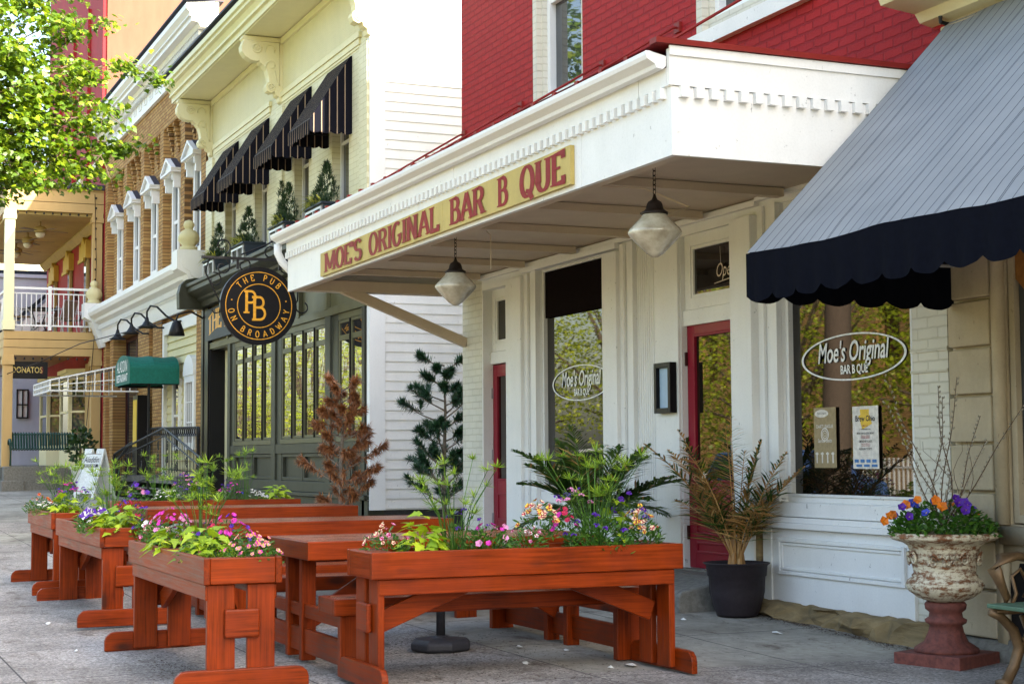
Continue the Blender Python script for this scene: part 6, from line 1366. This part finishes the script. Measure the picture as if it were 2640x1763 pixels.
# ================================================================ park bench at the right edge
K = thing('iron_park_bench', 'park bench with bronze cast iron end and green slats at the lower right edge', 'bench', (-7.4, 6.3, 0)); bx = -7.42; g = G(bx, 6.2)
m = MB(); y0 = 6.22
m.tube([(bx,y0-.04,g+.01),(bx,y0-.0,g+.03),(bx,y0+.06,g+.12),(bx,y0+.10,g+.22),(bx,y0+.06,g+.32),(bx,y0-.03,g+.40),(bx,y0-.10,g+.425)], [.045,.032,.03,.034,.03,.028,.022], 8)
m.tube([(bx,y0+.10,g+.22),(bx,y0+.22,g+.17),(bx,y0+.36,g+.17),(bx,y0+.48,g+.10),(bx,y0+.52,g+.01)], .018, 7)
m.tube([(bx,y0+.0,g+.42),(bx,y0+.02,g+.50),(bx,y0-.02,g+.58),(bx,y0-.06,g+.66),(bx,y0-.02,g+.72),(bx,y0+.1,g+.735),(bx,y0+.3,g+.70),(bx,y0+.46,g+.74)], [.02,.022,.028,.042,.036,.026,.024,.022], 8)
m.tube([(bx,y0+.03,g+.42),(bx,y0+.09,g+.52),(bx,y0+.06,g+.62),(bx,y0+.12,g+.66),(bx,y0+.17,g+.58),(bx,y0+.14,g+.50)], .011, 6)
m.tube([(bx,y0-.1,g+.425),(bx,y0+.5,g+.43)], .02, 6); m.tube([(bx,y0+.48,g+.1),(bx,y0+.5,g+.43),(bx,y0+.6,g+.9)], .02, 6)
m.tube([(bx,y0+.1,g+.22),(bx,y0+.16,g+.3),(bx,y0+.12,g+.4)], .014, 6); m.lathe([(.06,0),(.05,.012),(.02,.03)], bx, y0-.03, g, 12); m.build('iron_end', 'bronze', K, True)
m = MB()
for k in range(6): m.box(bx-.03, -5.4, y0-.10+k*.095, y0-.02+k*.095, g+.447, g+.472)
m.build('seat_slat', 'slat_green', K, bevel=.006); m = MB()
for k in range(4): m.box(bx+.02, -5.4, y0+.50+k*.03, y0+.525+k*.03, g+.53+k*.10, g+.60+k*.10)
m.build('back_slat', 'slat_green', K, bevel=.006)
# ================================================================ litter and leaf debris
random.seed(33); k = 0
for (x, y, r) in ((-10.0,4.35,.05),(-9.7,4.55,.035),(-9.45,4.85,.07),(-9.2,4.05,.04),(-8.85,4.45,.03),(-8.9,4.62,.08),(-10.9,6.1,.04),(-10.0,6.35,.06),(-9.6,5.2,.02),(-13.3,1.75,.05),(-11.5,1.7,.04),(-10.3,3.3,.02)):
    m = MB(); g = G(x, y)+.004; n = 7; a0 = random.uniform(0,3); vs = [(x+r*(1 if i % 2 else .45)*math.cos(a0+i*6.283/n)*1.3, y+r*.5*(1 if i % 3 else .5)*math.sin(a0+i*6.283/n), g+random.uniform(.0,.014)) for i in range(n)]+[(x, y, g+.018)]
    m.add(vs, [(i, (i+1) % n, n) for i in range(n)]); tag(m.build('paper_scrap', 'debris'), 'small torn white scrap lying on the pavement among the tables', 'paper scrap', 'white scraps on the pavement')
fo = Fol()
for i in range(5200):
    u = random.random()
    if u < .30: x = random.uniform(-11.3, -8.9); y = FY-.2-abs(random.gauss(0, .07))
    elif u < .62: x = random.uniform(-10.9, -8.2); y = random.gauss(3.9, .5)
    elif u < .8: x = random.gauss(-10.1,.6); y = random.gauss(2.1,.12)
    else: x = random.uniform(-16, -8); y = random.uniform(1.4, 6.6)
    p = Vector((x, y, G(x, y)+.004)); a = random.uniform(0, 6.283); fo.poly(p, (math.cos(a), math.sin(a), .1), (random.gauss(0,.2), random.gauss(0,.2), 1), OVAL, random.uniform(.008,.028), random.uniform(.003,.009))
tag(fo.build('leaf_litter', 'litter'), 'dry brown leaf litter scattered over the pavement', 'leaf litter', kind='stuff')
